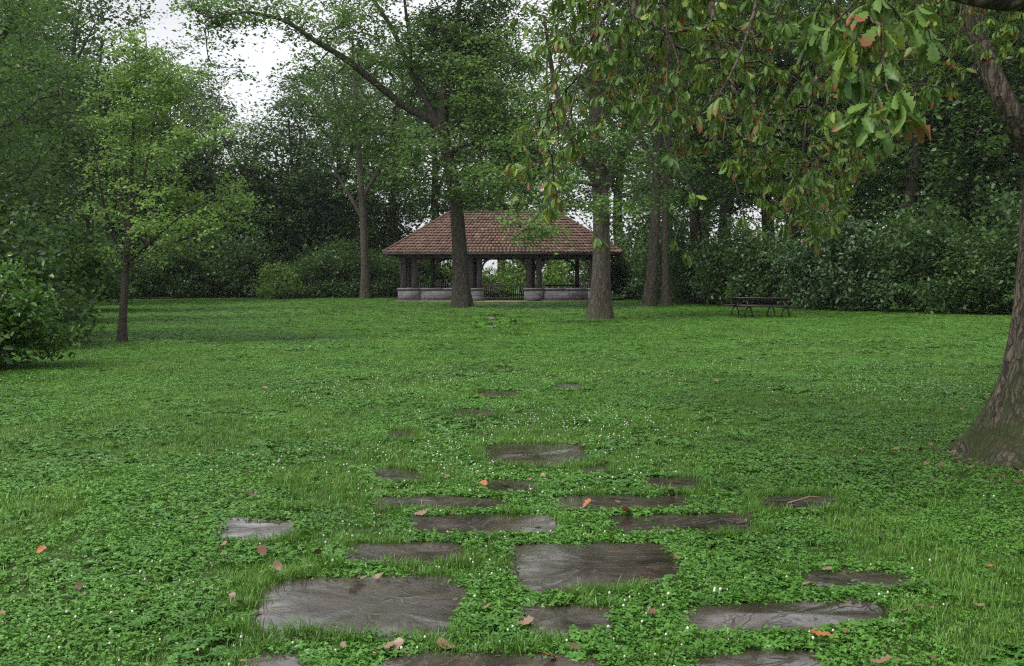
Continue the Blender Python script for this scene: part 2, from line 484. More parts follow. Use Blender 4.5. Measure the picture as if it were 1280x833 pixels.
# ------------------------------------------------------------------ ground
def ground_z(x, y):
    """very gentle swells of the lawn, flat near the paving"""
    p = np.stack([np.asarray(x, float) * 0.11, np.asarray(y, float) * 0.11], -1)
    fall = np.clip((np.hypot(x, np.asarray(y, float) - 8) - 6) / 14, 0, 1)
    far = np.clip((np.asarray(y, float) - 90) / 60, 0, 1)
    return (fbm(p, 2) - 0.5) * 0.16 * fall - far * 3.0


def make_ground():
    g = np.linspace(0, 1, 150)
    xs = np.sign(np.linspace(-1, 1, 170)) * np.abs(np.linspace(-1, 1, 170)) ** 2.2 * 600
    ys = -60 + np.linspace(0, 1, 220) ** 1.0 * 160
    ys = np.concatenate([[-400, -150], ys, [110, 130, 150, 200, 400, 600]])
    X, Y = np.meshgrid(xs, ys)
    Z = ground_z(X, Y) - 0.012
    n, m = X.shape
    idx = np.arange(n * m).reshape(n, m)
    q = np.stack([idx[:-1, :-1], idx[:-1, 1:], idx[1:, 1:], idx[1:, :-1]], -1).reshape(-1, 4)
    me = np_mesh('ground', np.stack([X, Y, Z], -1), q, np.full(len(q), 4), M['soil'], smooth=True)
    return tag(link_mesh('ground', me), kind='structure')


make_ground()

# ------------------------------------------------------------------ leaves
T_DIAMOND = (np.array([(0, 0, 0), (.42, -.5, .10), (1, 0, -.06), (.42, .5, .10)]), [(0, 1, 2, 3)])
T_OVAL = (np.array([(0, 0, 0), (.28, -.42, .10), (.68, -.40, .06), (1, 0, -.16), (.68, .40, .06), (.28, .42, .10)]), [(0, 1, 2, 3), (0, 3, 4, 5)])
_u = [0, .17, .27, .36, .46, .55, .65, .74, .84, .93, 1.0]
_w = [.02, .03, .30, .22, .46, .34, .56, .40, .52, .30, .06]
_v, _f = [], []
for i, (u_, w_) in enumerate(zip(_u, _w)):
    dr = -0.32 * u_ ** 1.8
    wob = 0.02 * (-1) ** i
    _v += [(u_ - (0.04 if w_ > .25 else 0) * 0, -w_, dr + 0.20 * w_ + wob), (u_, 0, dr), (u_, w_, dr + 0.20 * w_ - wob)]
for i in range(len(_u) - 1):
    b0, b1 = i * 3, i * 3 + 3
    _f += [(b0, b0 + 1, b1 + 1, b1), (b0 + 1, b0 + 2, b1 + 2, b1 + 1)]
T_OAK = (np.array(_v, dtype=float), _f)


def norm(a): return a / (np.linalg.norm(a, axis=-1, keepdims=True) + 1e-9)


def leaf_cloud(name, P, D, N, L, W, mat, template=T_DIAMOND, rng=None, extra=None, vv=None, curl=None):
    tv, tf = template
    D = norm(D); S = norm(np.cross(D, N)); N = np.cross(S, D)
    n = len(P)
    L = np.asarray(L).reshape(-1, 1, 1) * np.ones((n, 1, 1)); W = np.asarray(W).reshape(-1, 1, 1) * np.ones((n, 1, 1))
    V = P[:, None] + D[:, None] * L * tv[None, :, 0:1] + S[:, None] * W * tv[None, :, 1:2] + N[:, None] * L * tv[None, :, 2:3] * (1.0 if curl is None else np.asarray(curl).reshape(-1, 1, 1))
    K = len(tv)
    lens = np.array([len(f) for f in tf]); flat = np.concatenate([np.array(f) for f in tf])
    loops = (flat[None] + (np.arange(n) * K)[:, None]).ravel()
    tot = np.tile(lens, n)
    rng = rng or RNG
    if vv is None: vv = rng.random(n)
    at_ = {'v': np.repeat(vv, K)}
    if extra is not None:
        at_['tip'] = np.tile(np.maximum(tv[:, 0], np.abs(tv[:, 1]) * 1.1), n); at_['brown'] = np.repeat(extra, K)
    return np_mesh(name, V.reshape(-1, 3), loops, tot, mat, at_)


def rand_dirs(rng, n):
    d = rng.normal(size=(n, 3)); return norm(d)


def spray(rng, C, rc, n, flat=0.32, size=0.18, up=0.9, droop=0.25):
    """n leaves round each cluster centre, in loose level sprays"""
    m = len(C)
    off = rng.normal(size=(m, n, 3)) * 0.5
    tilt = rng.normal(size=(m, 1, 2)) * 0.35
    off[..., 2] = off[..., 2] * flat + off[..., 0] * tilt[..., 0] + off[..., 1] * tilt[..., 1]
    P = (C[:, None] + off * np.asarray(rc).reshape(-1, 1, 1)).reshape(-1, 3)
    k = len(P)
    az = rng.random(k) * 2 * pi
    D = np.stack([np.cos(az), np.sin(az), -droop + rng.normal(size=k) * 0.35], -1)
    N = norm(np.array([0, 0, up]) + rng.normal(size=(k, 3)) * 0.42)
    L = size * (0.65 + 0.7 * rng.random(k))
    return P, D, N, L


# ------------------------------------------------------------------ tree skeletons
def tube_arrays(mb, path, rads, sides, flare=0.0, rough=0.0, seed=0, lob=5):
    """trunk with root flare and bark relief"""
    path = np.asarray(path, float); rads = np.asarray(rads, float)
    # resample smoothly
    d = np.concatenate([[0], np.cumsum(np.linalg.norm(np.diff(path, axis=0), axis=1))])
    step = max(0.06, d[-1] / 90) if sides >= 24 else d[-1] / max(10, len(path) * 5)
    s = np.arange(0, d[-1], step); s = np.append(s, d[-1])
    Pp = np.stack([np.interp(s, d, path[:, k]) for k in range(3)], -1)
    R = np.interp(s, d, rads)
    for _ in range(3):
        Pp[1:-1] = (Pp[:-2] + 2 * Pp[1:-1] + Pp[2:]) / 4
        R[1:-1] = (R[:-2] + 2 * R[1:-1] + R[2:]) / 4
    a = np.arange(sides) * 2 * pi / sides
    tan = norm(np.gradient(Pp, axis=0))
    u = np.cross(tan[0], [0, 1, 0]) if abs(tan[0][1]) < .9 else np.cross(tan[0], [1, 0, 0]); u /= np.linalg.norm(u)
    verts = []
    for i in range(len(Pp)):
        u = u - tan[i] * np.dot(u, tan[i]); u /= np.linalg.norm(u); w_ = np.cross(tan[i], u)
        r = R[i] * np.ones(sides)
        if flare > 0:
            fz = math.exp(-s[i] / (flare * 1.1))
            r = r * (1 + fz * (0.18 + 0.30 * np.maximum(0, np.cos(a * lob + seed + 0.5 * np.sin(a * 2 + seed))) ** 1.5))
        if rough > 0:
            q = np.stack([np.cos(a) * 3.2 * R[0] * 4, np.sin(a) * 3.2 * R[0] * 4, np.full(sides, s[i] * 0.9)], -1) + seed
            r = r * (1 + rough * (fbm(q, 3) - 0.5) * 2)
            q2 = np.stack([np.cos(a) * 16 * R[0], np.sin(a) * 16 * R[0], np.full(sides, s[i] * 2.5)], -1) + seed
            r = r * (1 + rough * 0.45 * (np.abs(vnoise(q2) - 0.5) * 2 - 0.5))
        verts.append(Pp[i] + r[:, None] * (np.cos(a)[:, None] * u + np.sin(a)[:, None] * w_))
    n = len(Pp)
    verts = np.concatenate(verts)
    faces = []
    for i in range(n - 1):
        for k in range(sides):
            k2 = (k + 1) % sides
            faces.append((i * sides + k, i * sides + k2, (i + 1) * sides + k2, (i + 1) * sides + k))
    faces.append(tuple((n - 1) * sides + k for k in range(sides)))
    mb.add(verts, faces)
    return Pp, R


def grow(mb, base_nodes, base_r, C, rng, twig=0.012, rise=0.5, sides=4, bow=0.12, maxr=0.2):
    """hang every cluster C on the nearest limb with tapering, forking branches"""
    C = np.asarray(C, float)
    nb = len(base_nodes)
    pos = [np.array(p, float) for p in base_nodes]; par = [-1] * nb; lev = [0.0] * nb
    A = np.zeros((nb + 3 * len(C), 3)); A[:nb] = base_nodes; cost = np.zeros(len(A)); cnt = nb
    d0 = np.min(np.linalg.norm(C[:, None] - np.asarray(base_nodes)[None], axis=2), axis=1)
    par = -np.ones(len(A), int)
    tips = np.zeros(len(C), int)
    for ci in np.argsort(d0):
        p = C[ci]
        dv = p - A[:cnt]; dist = np.linalg.norm(dv, axis=1)
        sc = dist + 0.22 * cost[:cnt] + rise * np.maximum(0, 0.25 * dist - dv[:, 2]) 
        j = int(np.argmin(sc))
        a = A[j]; prev = j
        for k, f in enumerate((0.36, 0.7, 1.0)):
            q = a + (p - a) * f
            if f < 1:
                q = q + rng.normal(size=3) * dist[j] * bow * 0.6 + np.array([0, 0, -bow * dist[j] * 0.5 * rise * 2])
            A[cnt] = q; par[cnt] = prev; cost[cnt] = cost[prev] + np.linalg.norm(q - A[prev]); prev = cnt; cnt += 1
        tips[ci] = prev
    r = np.zeros(cnt)
    for i in range(cnt - 1, nb - 1, -1):
        if r[i] == 0: r[i] = twig ** 2.2
        if par[i] >= nb: r[par[i]] += r[i] * 0.99
    rr = np.minimum(r ** (1 / 2.2), maxr)
    idx = np.arange(nb, cnt); pa = par[idx]
    p0, p1 = A[pa], A[idx]
    r1 = rr[idx]; r0 = np.where(pa >= nb, np.minimum(rr[np.maximum(pa, 0)], r1 * 1.8), r1 * 1.35)
    tdir = norm(p1 - p0); ref = np.where(np.abs(tdir[:, 2:3]) < .9, np.array([[0, 0, 1.0]]), np.array([[1.0, 0, 0]]))
    u = norm(np.cross(tdir, ref)); w_ = np.cross(tdir, u)
    ang = np.arange(sides) * 2 * pi / sides
    ring = np.cos(ang)[None, :, None] * u[:, None] + np.sin(ang)[None, :, None] * w_[:, None]
    V = np.concatenate([p0[:, None] + ring * r0[:, None, None], p1[:, None] + ring * r1[:, None, None]], 1)
    k = np.arange(sides); k2 = (k + 1) % sides
    fq = np.stack([k, k2, k2 + sides, k + sides], -1)
    loops = (fq[None] + (np.arange(len(idx)) * 2 * sides)[:, None, None]).reshape(-1, 4)
    mb.v.append(V.reshape(-1, 3)); mb.f.extend((loops + mb.n).ravel().tolist()); mb.t.extend([4] * len(loops)); mb.n += len(V.reshape(-1, 3))
    return A[tips], norm(A[tips] - A[par[tips]])


def lobe_points(rng, lobes, density, origin=np.zeros(3)):
    out = []
    for (c, r, k) in lobes:
        c = np.asarray(c, float); r = np.asarray(r, float) * np.ones(3)
        n = max(3, int(density * k * r[0] * r[1] * r[2] * 4.19))
        d = rand_dirs(rng, n) * (rng.random(n) ** (1 / 2.4))[:, None]
        out.append(c + d * r)
    P = np.concatenate(out)
    keep = fbm((P + 40) * 0.55, 2) > 0.36
    return P[keep] - origin


def build_tree(name, label, cat, base, trunks, lobes, density, rc, nleaf, size, leafm, barkm, seed, group=None,
               flare=0.5, rough=0.10, sides=16, twig=0.012, flat=0.26, template=T_DIAMOND, rise=0.5, wratio=0.6, maxr=0.2, bow=0.12):
    """trunks: list of (path, radii) in world space; lobes in world space"""
    rng = np.random.default_rng(seed)
    base = np.asarray(base, float)
    root = empty(name, base); tag(root, label, cat, group)
    mb = MB(); nodes = []
    for ti, (path, rads) in enumerate(trunks):
        path = np.asarray(path, float) - base
        Pp, R = tube_arrays(mb, path, rads, sides if ti == 0 else max(8, sides // 2), flare if ti == 0 else 0, rough, seed)
        d = 0
        for q in Pp[::max(1, len(Pp) // 14)]:
            if q[2] > 1.6 or len(Pp) < 8: nodes.append(q)
        nodes.append(Pp[-1])
    C = lobe_points(rng, lobes, density, base)
    C = C[C[:, 2] > 0.15]
    T, D = grow(mb, np.array(nodes), None, C, rng, twig, rise, maxr=maxr, bow=bow)
    tk = link_mesh('trunk', mb.mesh('trunk', M[barkm], True), root)
    P, Dd, N, L = spray(rng, T, rc * (0.7 + 0.6 * rng.random(len(T))), nleaf, flat, size)
    cr_ = link_mesh('crown', leaf_cloud('crown', P, Dd, N, L, L * wratio, M[leafm], template, rng), root)
    return root


def shape_lobes(rng, H, hb, R, n, base=(0, 0)):
    """random lobes that fill a crown between heights hb and H"""
    out = []
    for i in range(n):
        f = (i + 0.5) / n
        z = hb + (H - hb) * f
        prof = math.sin(pi * min(1, 0.18 + 0.80 * f)) ** 0.7
        a = i * 2.4 + rng.random() * 1.2
        rr = R * prof * (0.25 + 0.45 * rng.random())
        lr = R * (0.32 + 0.22 * rng.random()) * (0.75 + 0.4 * prof)
        out.append(((base[0] + cos(a) * rr, base[1] + sin(a) * rr, z), (lr, lr, lr * 0.72), 1.0))
    return out


def copy_tree(o, parent=None):
    c = o.copy(); COL.objects.link(c)
    if parent: c.parent = parent
    for ch in [k for k in bpy.data.objects if k.parent == o]:
        copy_tree(ch, c)
    return c


def place(proto, first, x, y, rz, s, label, group, sz=None):
    o = proto if first else copy_tree(proto)
    o.location = (x, y, float(ground_z(x, y)) - 0.03)
    o.rotation_euler = (0, 0, rz); o.scale = (s, s, sz or s)
    o['label'] = label
    if group: o['group'] = group
    elif 'group' in o: del o['group']
    return o


# ================================================================== paving slabs
SLABS = [
 ('large wet dark slab on the left with slanting grain, the widest one', [(310, 767), (318, 752), (338, 730), (361, 721), (430, 722), (500, 719), (558, 717), (570, 728), (581, 747), (578, 783), (504, 791), (400, 786), (324, 780)]),
 ('large near-square wet slab in the middle with glints on its left side', [(639, 681), (700, 679), (770, 677), (830, 676), (845, 695), (862, 719), (800, 731), (720, 736), (653, 737), (642, 705)]),
 ('small pale grey wet slab alone at far left of the paving', [(277, 648), (330, 646), (381, 650), (364, 668), (310, 670), (262, 667)]),
 ('half buried narrow slab just behind the widest left slab', [(422, 692), (445, 680), (510, 678), (575, 677), (579, 696), (500, 699), (430, 699)]),
 ('narrow slab between clover strips, directly behind the near-square slab on its left', [(512, 644), (600, 643), (701, 644), (703, 660), (610, 662), (514, 661)]),
 ('long narrow slab with a curved twig on its left end', [(755, 643), (850, 641), (945, 643), (947, 659), (860, 660), (765, 661)]),
 ('thin strip of slab with dark grass blades in front, left of centre', [(468, 621), (550, 619), (633, 621), (636, 631), (550, 632), (474, 631)]),
 ('narrow slab with three fallen leaves, one row behind the slab with the curved twig', [(684, 620), (770, 618), (858, 619), (866, 632), (780, 634), (690, 633)]),
 ('narrow slab at far right with a pale stick lying across it', [(944, 622), (1000, 620), (1046, 621), (1049, 631), (1000, 633), (950, 632)]),
 ('wide shining wet slab farthest back among the large ones, reflecting the sky', [(597, 556), (660, 554), (728, 556), (738, 573), (733, 579), (650, 580), (604, 571)]),
 ('small wet slab with an orange leaf, just in front of the shining far slab', [(588, 600), (630, 598), (672, 600), (676, 609), (640, 612), (598, 610)]),
 ('small brown slab left of the slab with the orange leaf', [(461, 586), (495, 586), (531, 589), (532, 597), (500, 598), (465, 595)]),
 ('small dark slab on the right, level with the slab that holds an orange leaf', [(802, 598), (840, 597), (876, 598), (879, 608), (840, 610), (804, 609)]),
 ('small sunken slab far left behind the strips, under a dark grass lip', [(473, 538), (500, 537), (525, 539), (523, 546), (500, 547), (476, 545)]),
 ('muddy slab partly grown over at the right, behind the long right slab', [(995, 714), (1060, 711), (1120, 712), (1146, 724), (1080, 729), (1010, 729)]),
 ('long reddish wet slab at lower right, near the orange-brown oak leaf', [(851, 756), (960, 751), (1087, 748), (1103, 758), (1116, 770), (1020, 781), (940, 784), (873, 784), (860, 770)]),
 ('short reddish slab right in front of the near-square middle slab', [(641, 753), (700, 755), (765, 759), (770, 770), (757, 781), (686, 788), (648, 776)]),
 ('slab cut by the bottom of the picture, centre, with a red leaf on it', [(472, 822), (560, 815), (680, 816), (754, 820), (762, 845), (600, 862), (465, 860)]),
 ('slab cut by the bottom of the picture on the right', [(858, 820), (930, 811), (1024, 810), (1035, 826), (1040, 850), (870, 858)]),
 ('pinkish slab corner cut by the bottom of the picture on the left', [(300, 830), (330, 815), (378, 811), (390, 822), (395, 850), (300, 855)]),
 ('thin sunken slab line in the lawn, the left one of the first two beyond the shining slab', [(560, 512), (590, 511), (620, 513), (622, 517), (590, 518), (562, 517)]),
 ('thin sunken slab in the mid lawn, left of the reddish one', [(586, 489), (620, 488), (656, 490), (657, 494), (620, 495), (588, 494)]),
 ('thin reddish sunken slab in the mid lawn, the rightmost of the sunken ones', [(688, 481), (710, 479), (735, 481), (736, 485), (712, 486), (690, 485)]),
 ('tiny broken slab edge with leaves on it at the right front of the shining slab', [(718, 581), (740, 580), (762, 580), (763, 585), (740, 587), (720, 586)]),
 ('faint slab line in the lawn halfway to the pavilion', [(615, 459), (628, 458), (640, 459), (640, 462), (628, 463), (616, 462)]),
 ('last slab in the lawn before the pavilion entrance', [(600, 395), (615, 394), (628, 395), (628, 397), (614, 398), (600, 397)]),
 ('pale slab before the pavilion, second from the entrance', [(630, 400.5), (645, 400), (660, 400.5), (660, 402.5), (645, 403), (630, 402.5)]),
 ('slab before the pavilion, third from the entrance', [(600, 404.5), (614, 404), (628, 404.5), (628, 406.8), (614, 407), (600, 406.8)]),
 ('slab before the pavilion, fourth from the entrance', [(634, 411.5), (643, 411), (652, 411.5), (652, 414), (643, 414.4), (634, 414)]),
]
SLAB_POLY = []


def point_in(poly, x, y):
    inside = np.zeros(len(x), bool)
    n = len(poly)
    for i in range(n):
        x1, y1 = poly[i]; x2, y2 = poly[(i + 1) % n]
        c = ((y1 > y) != (y2 > y)) & (x < (x2 - x1) * (y - y1) / (y2 - y1 + 1e-12) + x1)
        inside ^= c
    return inside


def make_slab(label, pix, k):
    rng = np.random.default_rng(100 + k)
    ymid = sum(p[1] for p in pix) / len(pix)
    ext = []
    for (px, py) in pix:
        g0 = on_ground(px, py, 0.015)
        grow_px = F_PX * 0.038 / g0[1] if py > ymid else 0
        g = on_ground(px, py + grow_px, 0.015)
        ext.append(g[:2])
    ext = np.array(ext); xm = (ext[:, 0].min() + ext[:, 0].max()) / 2; ext[:, 0] = xm + (ext[:, 0] - xm) * 1.06
    # densify outline with small breaks
    out = []
    for i in range(len(ext)):
        a, b = ext[i], ext[(i + 1) % len(ext)]
        m = max(2, int(np.linalg.norm(b - a) / 0.05))
        for j in range(m):
            out.append(a + (b - a) * j / m + rng.normal(size=2) * 0.005)
    out = np.array(out)
    for _ in range(1): out = (np.roll(out, 1, 0) + 2 * out + np.roll(out, -1, 0)) / 4
    SLAB_POLY.append(out)
    c = out.mean(0)
    zt = 0.018 + float(ground_z(c[0], c[1])); tilt = rng.normal(size=2) * 0.006
    rings = [1.0, 0.985, 0.9, 0.75, 0.5, 0.25]
    n = len(out); V = []
    V += [(p[0], p[1], zt - 0.06) for p in out]
    for ri, s in enumerate(rings):
        q = c + (out - c) * s
        hgt = zt + (0 if ri > 0 else -0.008) + (q - c) @ tilt
        rel = (fbm(np.stack([q[:, 0] * 5 + k * 3, q[:, 1] * 5], -1), 3) - 0.5) * 0.016
        V += list(np.stack([q[:, 0], q[:, 1], hgt + rel], -1))
    V.append((c[0], c[1], zt + (float(fbm(np.array([[c[0] * 5 + k * 3, c[1] * 5]]), 3)[0]) - 0.5) * 0.016))
    V = np.array(V); V[:, 0] -= c[0]; V[:, 1] -= c[1]
    F = []
    for r in range(len(rings)):
        for i in range(n):
            j = (i + 1) % n
            F.append((r * n + i, r * n + j, (r + 1) * n + j, (r + 1) * n + i))
    last = len(rings) * n
    for i in range(n): F.append((last + i, last + (i + 1) % n, (len(rings) + 1) * n))
    mb = MB(); mb.add(V, F)
    rv = np.concatenate([np.ones(n), np.ones(n), np.full(n, .9), np.full(n, .35), np.zeros(n * 3 + 1)])
    o = link_mesh('paving_slab', mb.mesh('paving_slab', M['slab'], True, {'rim': rv}))
    o.location = (c[0], c[1], 0)
    tag(o, label, 'paving slab', 'old stone slabs sunk in the lawn')


for k, (lab, pix) in enumerate(SLABS): make_slab(lab, pix, k)

# ================================================================== pavilion
PD = 62.0                                   # front eave distance
PCX = (629 - 640) / F_PX * PD
PAV_WALL_Y = PD + 0.75


def pavilion():
    root = empty('park_pavilion', (PCX, PD, 0))
    tag(root, 'open park pavilion with hipped red-brown tile roof, dark paired posts and low grey stone walls', 'pavilion')
    HW, HD, ZE, ZR, RH = 7.45, 4.3, 3.02, 5.75, 3.6     # half width, half depth, eave z, ridge z, ridge half length
    yc = HD
    mb = MB(); vs = []
    rng = np.random.default_rng(5)

    def face(A, B, C_, D_, ncourse):
        """A,B eave ends; D_,C_ upper ends: rows of separate tiles, each course overlapping the one below"""
        A, B, C_, D_ = map(lambda q: np.array(q, float), (A, B, C_, D_))
        nrm = np.cross(B - A, D_ - A); nrm /= np.linalg.norm(nrm)
        for k in range(ncourse):
            f0, f1 = k / ncourse, (k + 1.18) / ncourse
            L0, R0 = A + (D_ - A) * f0, B + (C_ - B) * f0
            L1, R1 = A + (D_ - A) * min(f1, 1), B + (C_ - B) * min(f1, 1)
            wlen = np.linalg.norm(R0 - L0)
            n = max(1, int(wlen / 0.24)); off = (k % 2) * 0.5
            edges = [0] + [(i + off) / n for i in range(0 if off else 1, n)] + [1]
            edges = sorted(set(e for e in edges if 0 <= e <= 1))
            for i in range(len(edges) - 1):
                a, b = edges[i] + 0.0006, edges[i + 1] - 0.0006
                lift = 0.12 + rng.normal() * 0.008; drop = rng.normal() * 0.012
                down = (A - D_) / np.linalg.norm(A - D_)
                p0 = L0 + (R0 - L0) * a + down * drop; p1 = L0 + (R0 - L0) * b + down * drop
                p2 = L1 + (R1 - L1) * b; p3 = L1 + (R1 - L1) * a
                top = [p0 + nrm * lift, p1 + nrm * lift, p2 + nrm * 0.035, p3 + nrm * 0.035]
                bot = [p0 + nrm * (lift - 0.075), p1 + nrm * (lift - 0.075), p2 - nrm * 0.01, p3 - nrm * 0.01]
                mb.add(top + bot, [(0, 1, 2, 3), (7, 6, 5, 4), (4, 5, 1, 0), (5, 6, 2, 1), (7, 4, 0, 3)])
                vs.extend([min(1, max(0, rng.normal() * 0.15 + 0.5))] * 8)
    fl, fr, br_, bl = (-HW, 0, ZE), (HW, 0, ZE), (HW, 2 * HD, ZE), (-HW, 2 * HD, ZE)
    r1, r2 = (-RH, yc, ZR), (RH, yc, ZR)
    face(fl, fr, r2, r1, 15); face(br_, bl, r1, r2, 15)
    face(fr, br_, r2, r2, 15); face(bl, fl, r1, r1, 15)
    roof = link_mesh('roof', mb.mesh('roof', M['tile'], attrs={'v': vs}), root)
    cap = MB()
    for a, b in ((fl, r1), (fr, r2), (bl, r1), (br_, r2), (r1, r2)):
        a = np.array(a, float) + [0, 0, .08]; b = np.array(b, float) + [0, 0, .08]
        n = int(np.linalg.norm(b - a) / 0.35)
        for i in range(n):
            p, q = a + (b - a) * i / n, a + (b - a) * (i + 1.1) / n
            cap.tube([p, q], [0.085, 0.07], 6)
    cm = cap.mesh('ridge_tile', M['tile']); a_ = cm.attributes.new('v', 'FLOAT', 'POINT')
    a_.data.foreach_set('value', np.full(len(cm.vertices), 0.25, dtype=np.float32))
    link_mesh('ridge_tile', cm, roof)
    # soffit / ceiling boards and eave beam
    s = MB(); 
    s.add([(-HW, 0, ZE - .03), (HW, 0, ZE - .03), (HW, 2 * HD, ZE - .03), (-HW, 2 * HD, ZE - .03), (-RH, yc, ZR - .06), (RH, yc, ZR - .06)],
          [(1, 0, 4, 5), (2, 1, 5), (3, 2, 5, 4), (0, 3, 4)])
    s.build('ceiling', M['timber'], root)
    s = MB()
    s.box(-HW, HW, -.03, .05, ZE - .10, ZE + .03); s.box(-HW, HW, 2 * HD - .05, 2 * HD + .03, ZE - .10, ZE + .03)
    s.box(-HW - .03, -HW + .05, .055, 2 * HD - .055, ZE - .10, ZE + .03); s.box(HW - .05, HW + .03, .055, 2 * HD - .055, ZE - .10, ZE + .03)
    s.build('fascia', M['timber'], root)
    y0, y1 = 0.85, 2 * HD - 0.85; X0 = 6.45
    s = MB()
    s.box(-X0 - .2, X0 + .2, y0 - .12, y0 + .12, 2.72, 2.95); s.box(-X0 - .2, X0 + .2, y1 - .12, y1 + .12, 2.72, 2.95)
    s.box(-X0 - .12, -X0 + .12, y0 + .13, y1 - .13, 2.72, 2.95); s.box(X0 - .12, X0 + .12, y0 + .13, y1 - .13, 2.72, 2.95)
    for i in range(3):
        x = -3.2 + i * 3.2; s.box(x - .08, x + .08, y0 + .13, y1 - .13, 2.74, 2.93)
    s.build('beam', M['timber'], root)
    # paired posts
    xs = [-6.30, -5.60, -2.05, -1.50, 1.62, 2.25, 5.60, 6.30]
    for yy, side in ((y0, -1), (y1, 1)):
        for x in (xs if side == -1 else [-6.3, -5.0, -2.0, 2.0, 5.1, 6.3]):
            b = MB(); w_ = 0.17 if side == -1 else 0.14
            b.box(x - w_, x + w_, yy - w_, yy + w_, 0.06 if side == 1 else 0.83, 2.72, 0.015)
            b.build('post', M['timber'], root)
        inner = [(-5.45, 1), (-2.25, -1), (-1.33, 1), (1.42, -1), (2.42, 1), (5.43, -1)] if side == -1 else [(-4.86, 1), (-2.14, -1), (-1.86, 1), (1.86, -1), (2.14, 1), (4.96, -1)]
        for x, dr in inner:
            b = MB(); pts = []
            for q in range(8):
                a = q / 7 * pi / 2
                pts.append((x + dr * (0.75 * (1 - cos(a))), yy, 2.02 + 0.68 * sin(a)))
            pts = np.array(pts)
            # square curved brace
            vv = []
            for i, p in enumerate(pts):
                tn = norm(np.gradient(pts, axis=0))[i]; nn = np.array([-tn[2], 0, tn[0]])
                for sy, sn in ((-.06, -.06), (.06, -.06), (.06, .06), (-.06, .06)): vv.append(p + nn * sn + np.array([0, sy, 0]))
            ff = [(i * 4 + k, i * 4 + (k + 1) % 4, i * 4 + 4 + (k + 1) % 4, i * 4 + 4 + k) for i in range(7) for k in range(4)]
            b.add(vv, ff); b.build('curved_brace', M['timber'], root)
    for x in (-X0, X0):
        for yy in (3.2, 5.4):
            b = MB(); b.box(x - .14, x + .14, yy - .14, yy + .14, 0.80, 2.72, 0.015); b.build('post', M['timber'], root)
    # stone parapets
    def wall(x0, x1, ya, yb):
        b = MB(); b.box(x0, x1, ya, yb, -0.05, 0.73); w0 = b.build('stone_wall', M['masonry'], root)
        b = MB(); n = max(1, int(max(x1 - x0, yb - ya) / 1.3))
        for i in range(n):
            if x1 - x0 > yb - ya:
                b.box(x0 - .05 + (x1 - x0 + .1) * i / n, x0 - .055 + (x1 - x0 + .1) * (i + 1) / n, ya - .05, yb + .05, 0.733, 0.83, 0.012)
            else:
                b.box(x0 - .05, x1 + .05, ya + (yb - ya) * i / n, ya + (yb - ya) * (i + 1) / n - .005, 0.733, 0.83, 0.012)
        b.build('coping', M['cap'], w0)
    wall(-6.62, -5.27, y0 - .30, y0 + .26); wall(-5.255, -2.35, y0 - .24, y0 + .22); wall(-2.335, -1.22, y0 - .30, y0 + .26)
    wall(1.30, 2.50, y0 - .30, y0 + .26); wall(2.515, 5.30, y0 - .24, y0 + .22); wall(5.315, 6.62, y0 - .30, y0 + .26)
    wall(-6.60, -6.2, y0 + .34, y1 - .3); wall(6.2, 6.60, y0 + .34, y1 - .3)
    b = MB(); b.box(-6.7, 6.7, -.2, 2 * HD - .4, -.10, .045); b.build('floor', M['paving'], root)


pavilion()
b = MB(); b.box(PCX - 7.6, PCX + 7.6, PD - 1.3, PD - .22, -.08, .035)
tag(b.build('pavement', M['paving']), kind='structure')


def boulder(px, s, label, seed):
    rng = np.random.default_rng(seed)
    nu, nv = 14, 9; V = []
    for j in range(nv + 1):
        for i in range(nu):
            th, ph = 2 * pi * i / nu, pi * j / nv
            V.append((cos(th) * sin(ph), sin(th) * sin(ph), cos(ph)))
    V = np.array(V); V *= (0.75 + 0.5 * fbm(V * 1.4 + seed, 3))[:, None]
    V[:, 0] *= s * 1.5; V[:, 1] *= s; V[:, 2] *= s * 0.8
    F = [(j * nu + i, j * nu + (i + 1) % nu, (j + 1) * nu + (i + 1) % nu, (j + 1) * nu + i) for j in range(nv) for i in range(nu)]
    b = MB(); b.add(V, F); o = b.build('boulder', M['boulder'], None, True)
    g = (px - 640) / F_PX * (PD + .05)
    o.location = (g, PD + .05, s * 0.35)
    tag(o, label, 'boulder', 'dark boulders at the pavilion entrance')


boulder(596, 0.30, 'dark rounded boulder by the left side of the pavilion entrance', 3)
boulder(668, 0.34, 'dark rounded boulder by the right side of the pavilion entrance', 4)


# picket fence behind
def picket():
    fr = empty('picket_fence', (PCX, PD + 9.6, 0))
    tag(fr, 'dark low picket fence seen through the open bay of the pavilion', 'fence')
    b = MB(); b.box(-6.5, 6.5, -.03, .03, 0.25, 0.32); b.box(-6.5, 6.5, -.03, .03, 0.85, 0.92); b.build('rail', M['timber'], fr)
    b = MB()
    for i in range(86):
        x = -6.4 + i * 0.15; b.box(x - .03, x + .03, -.055, -.033, 0.03, 1.05)
    b.build('picket', M['timber'], fr)


picket()


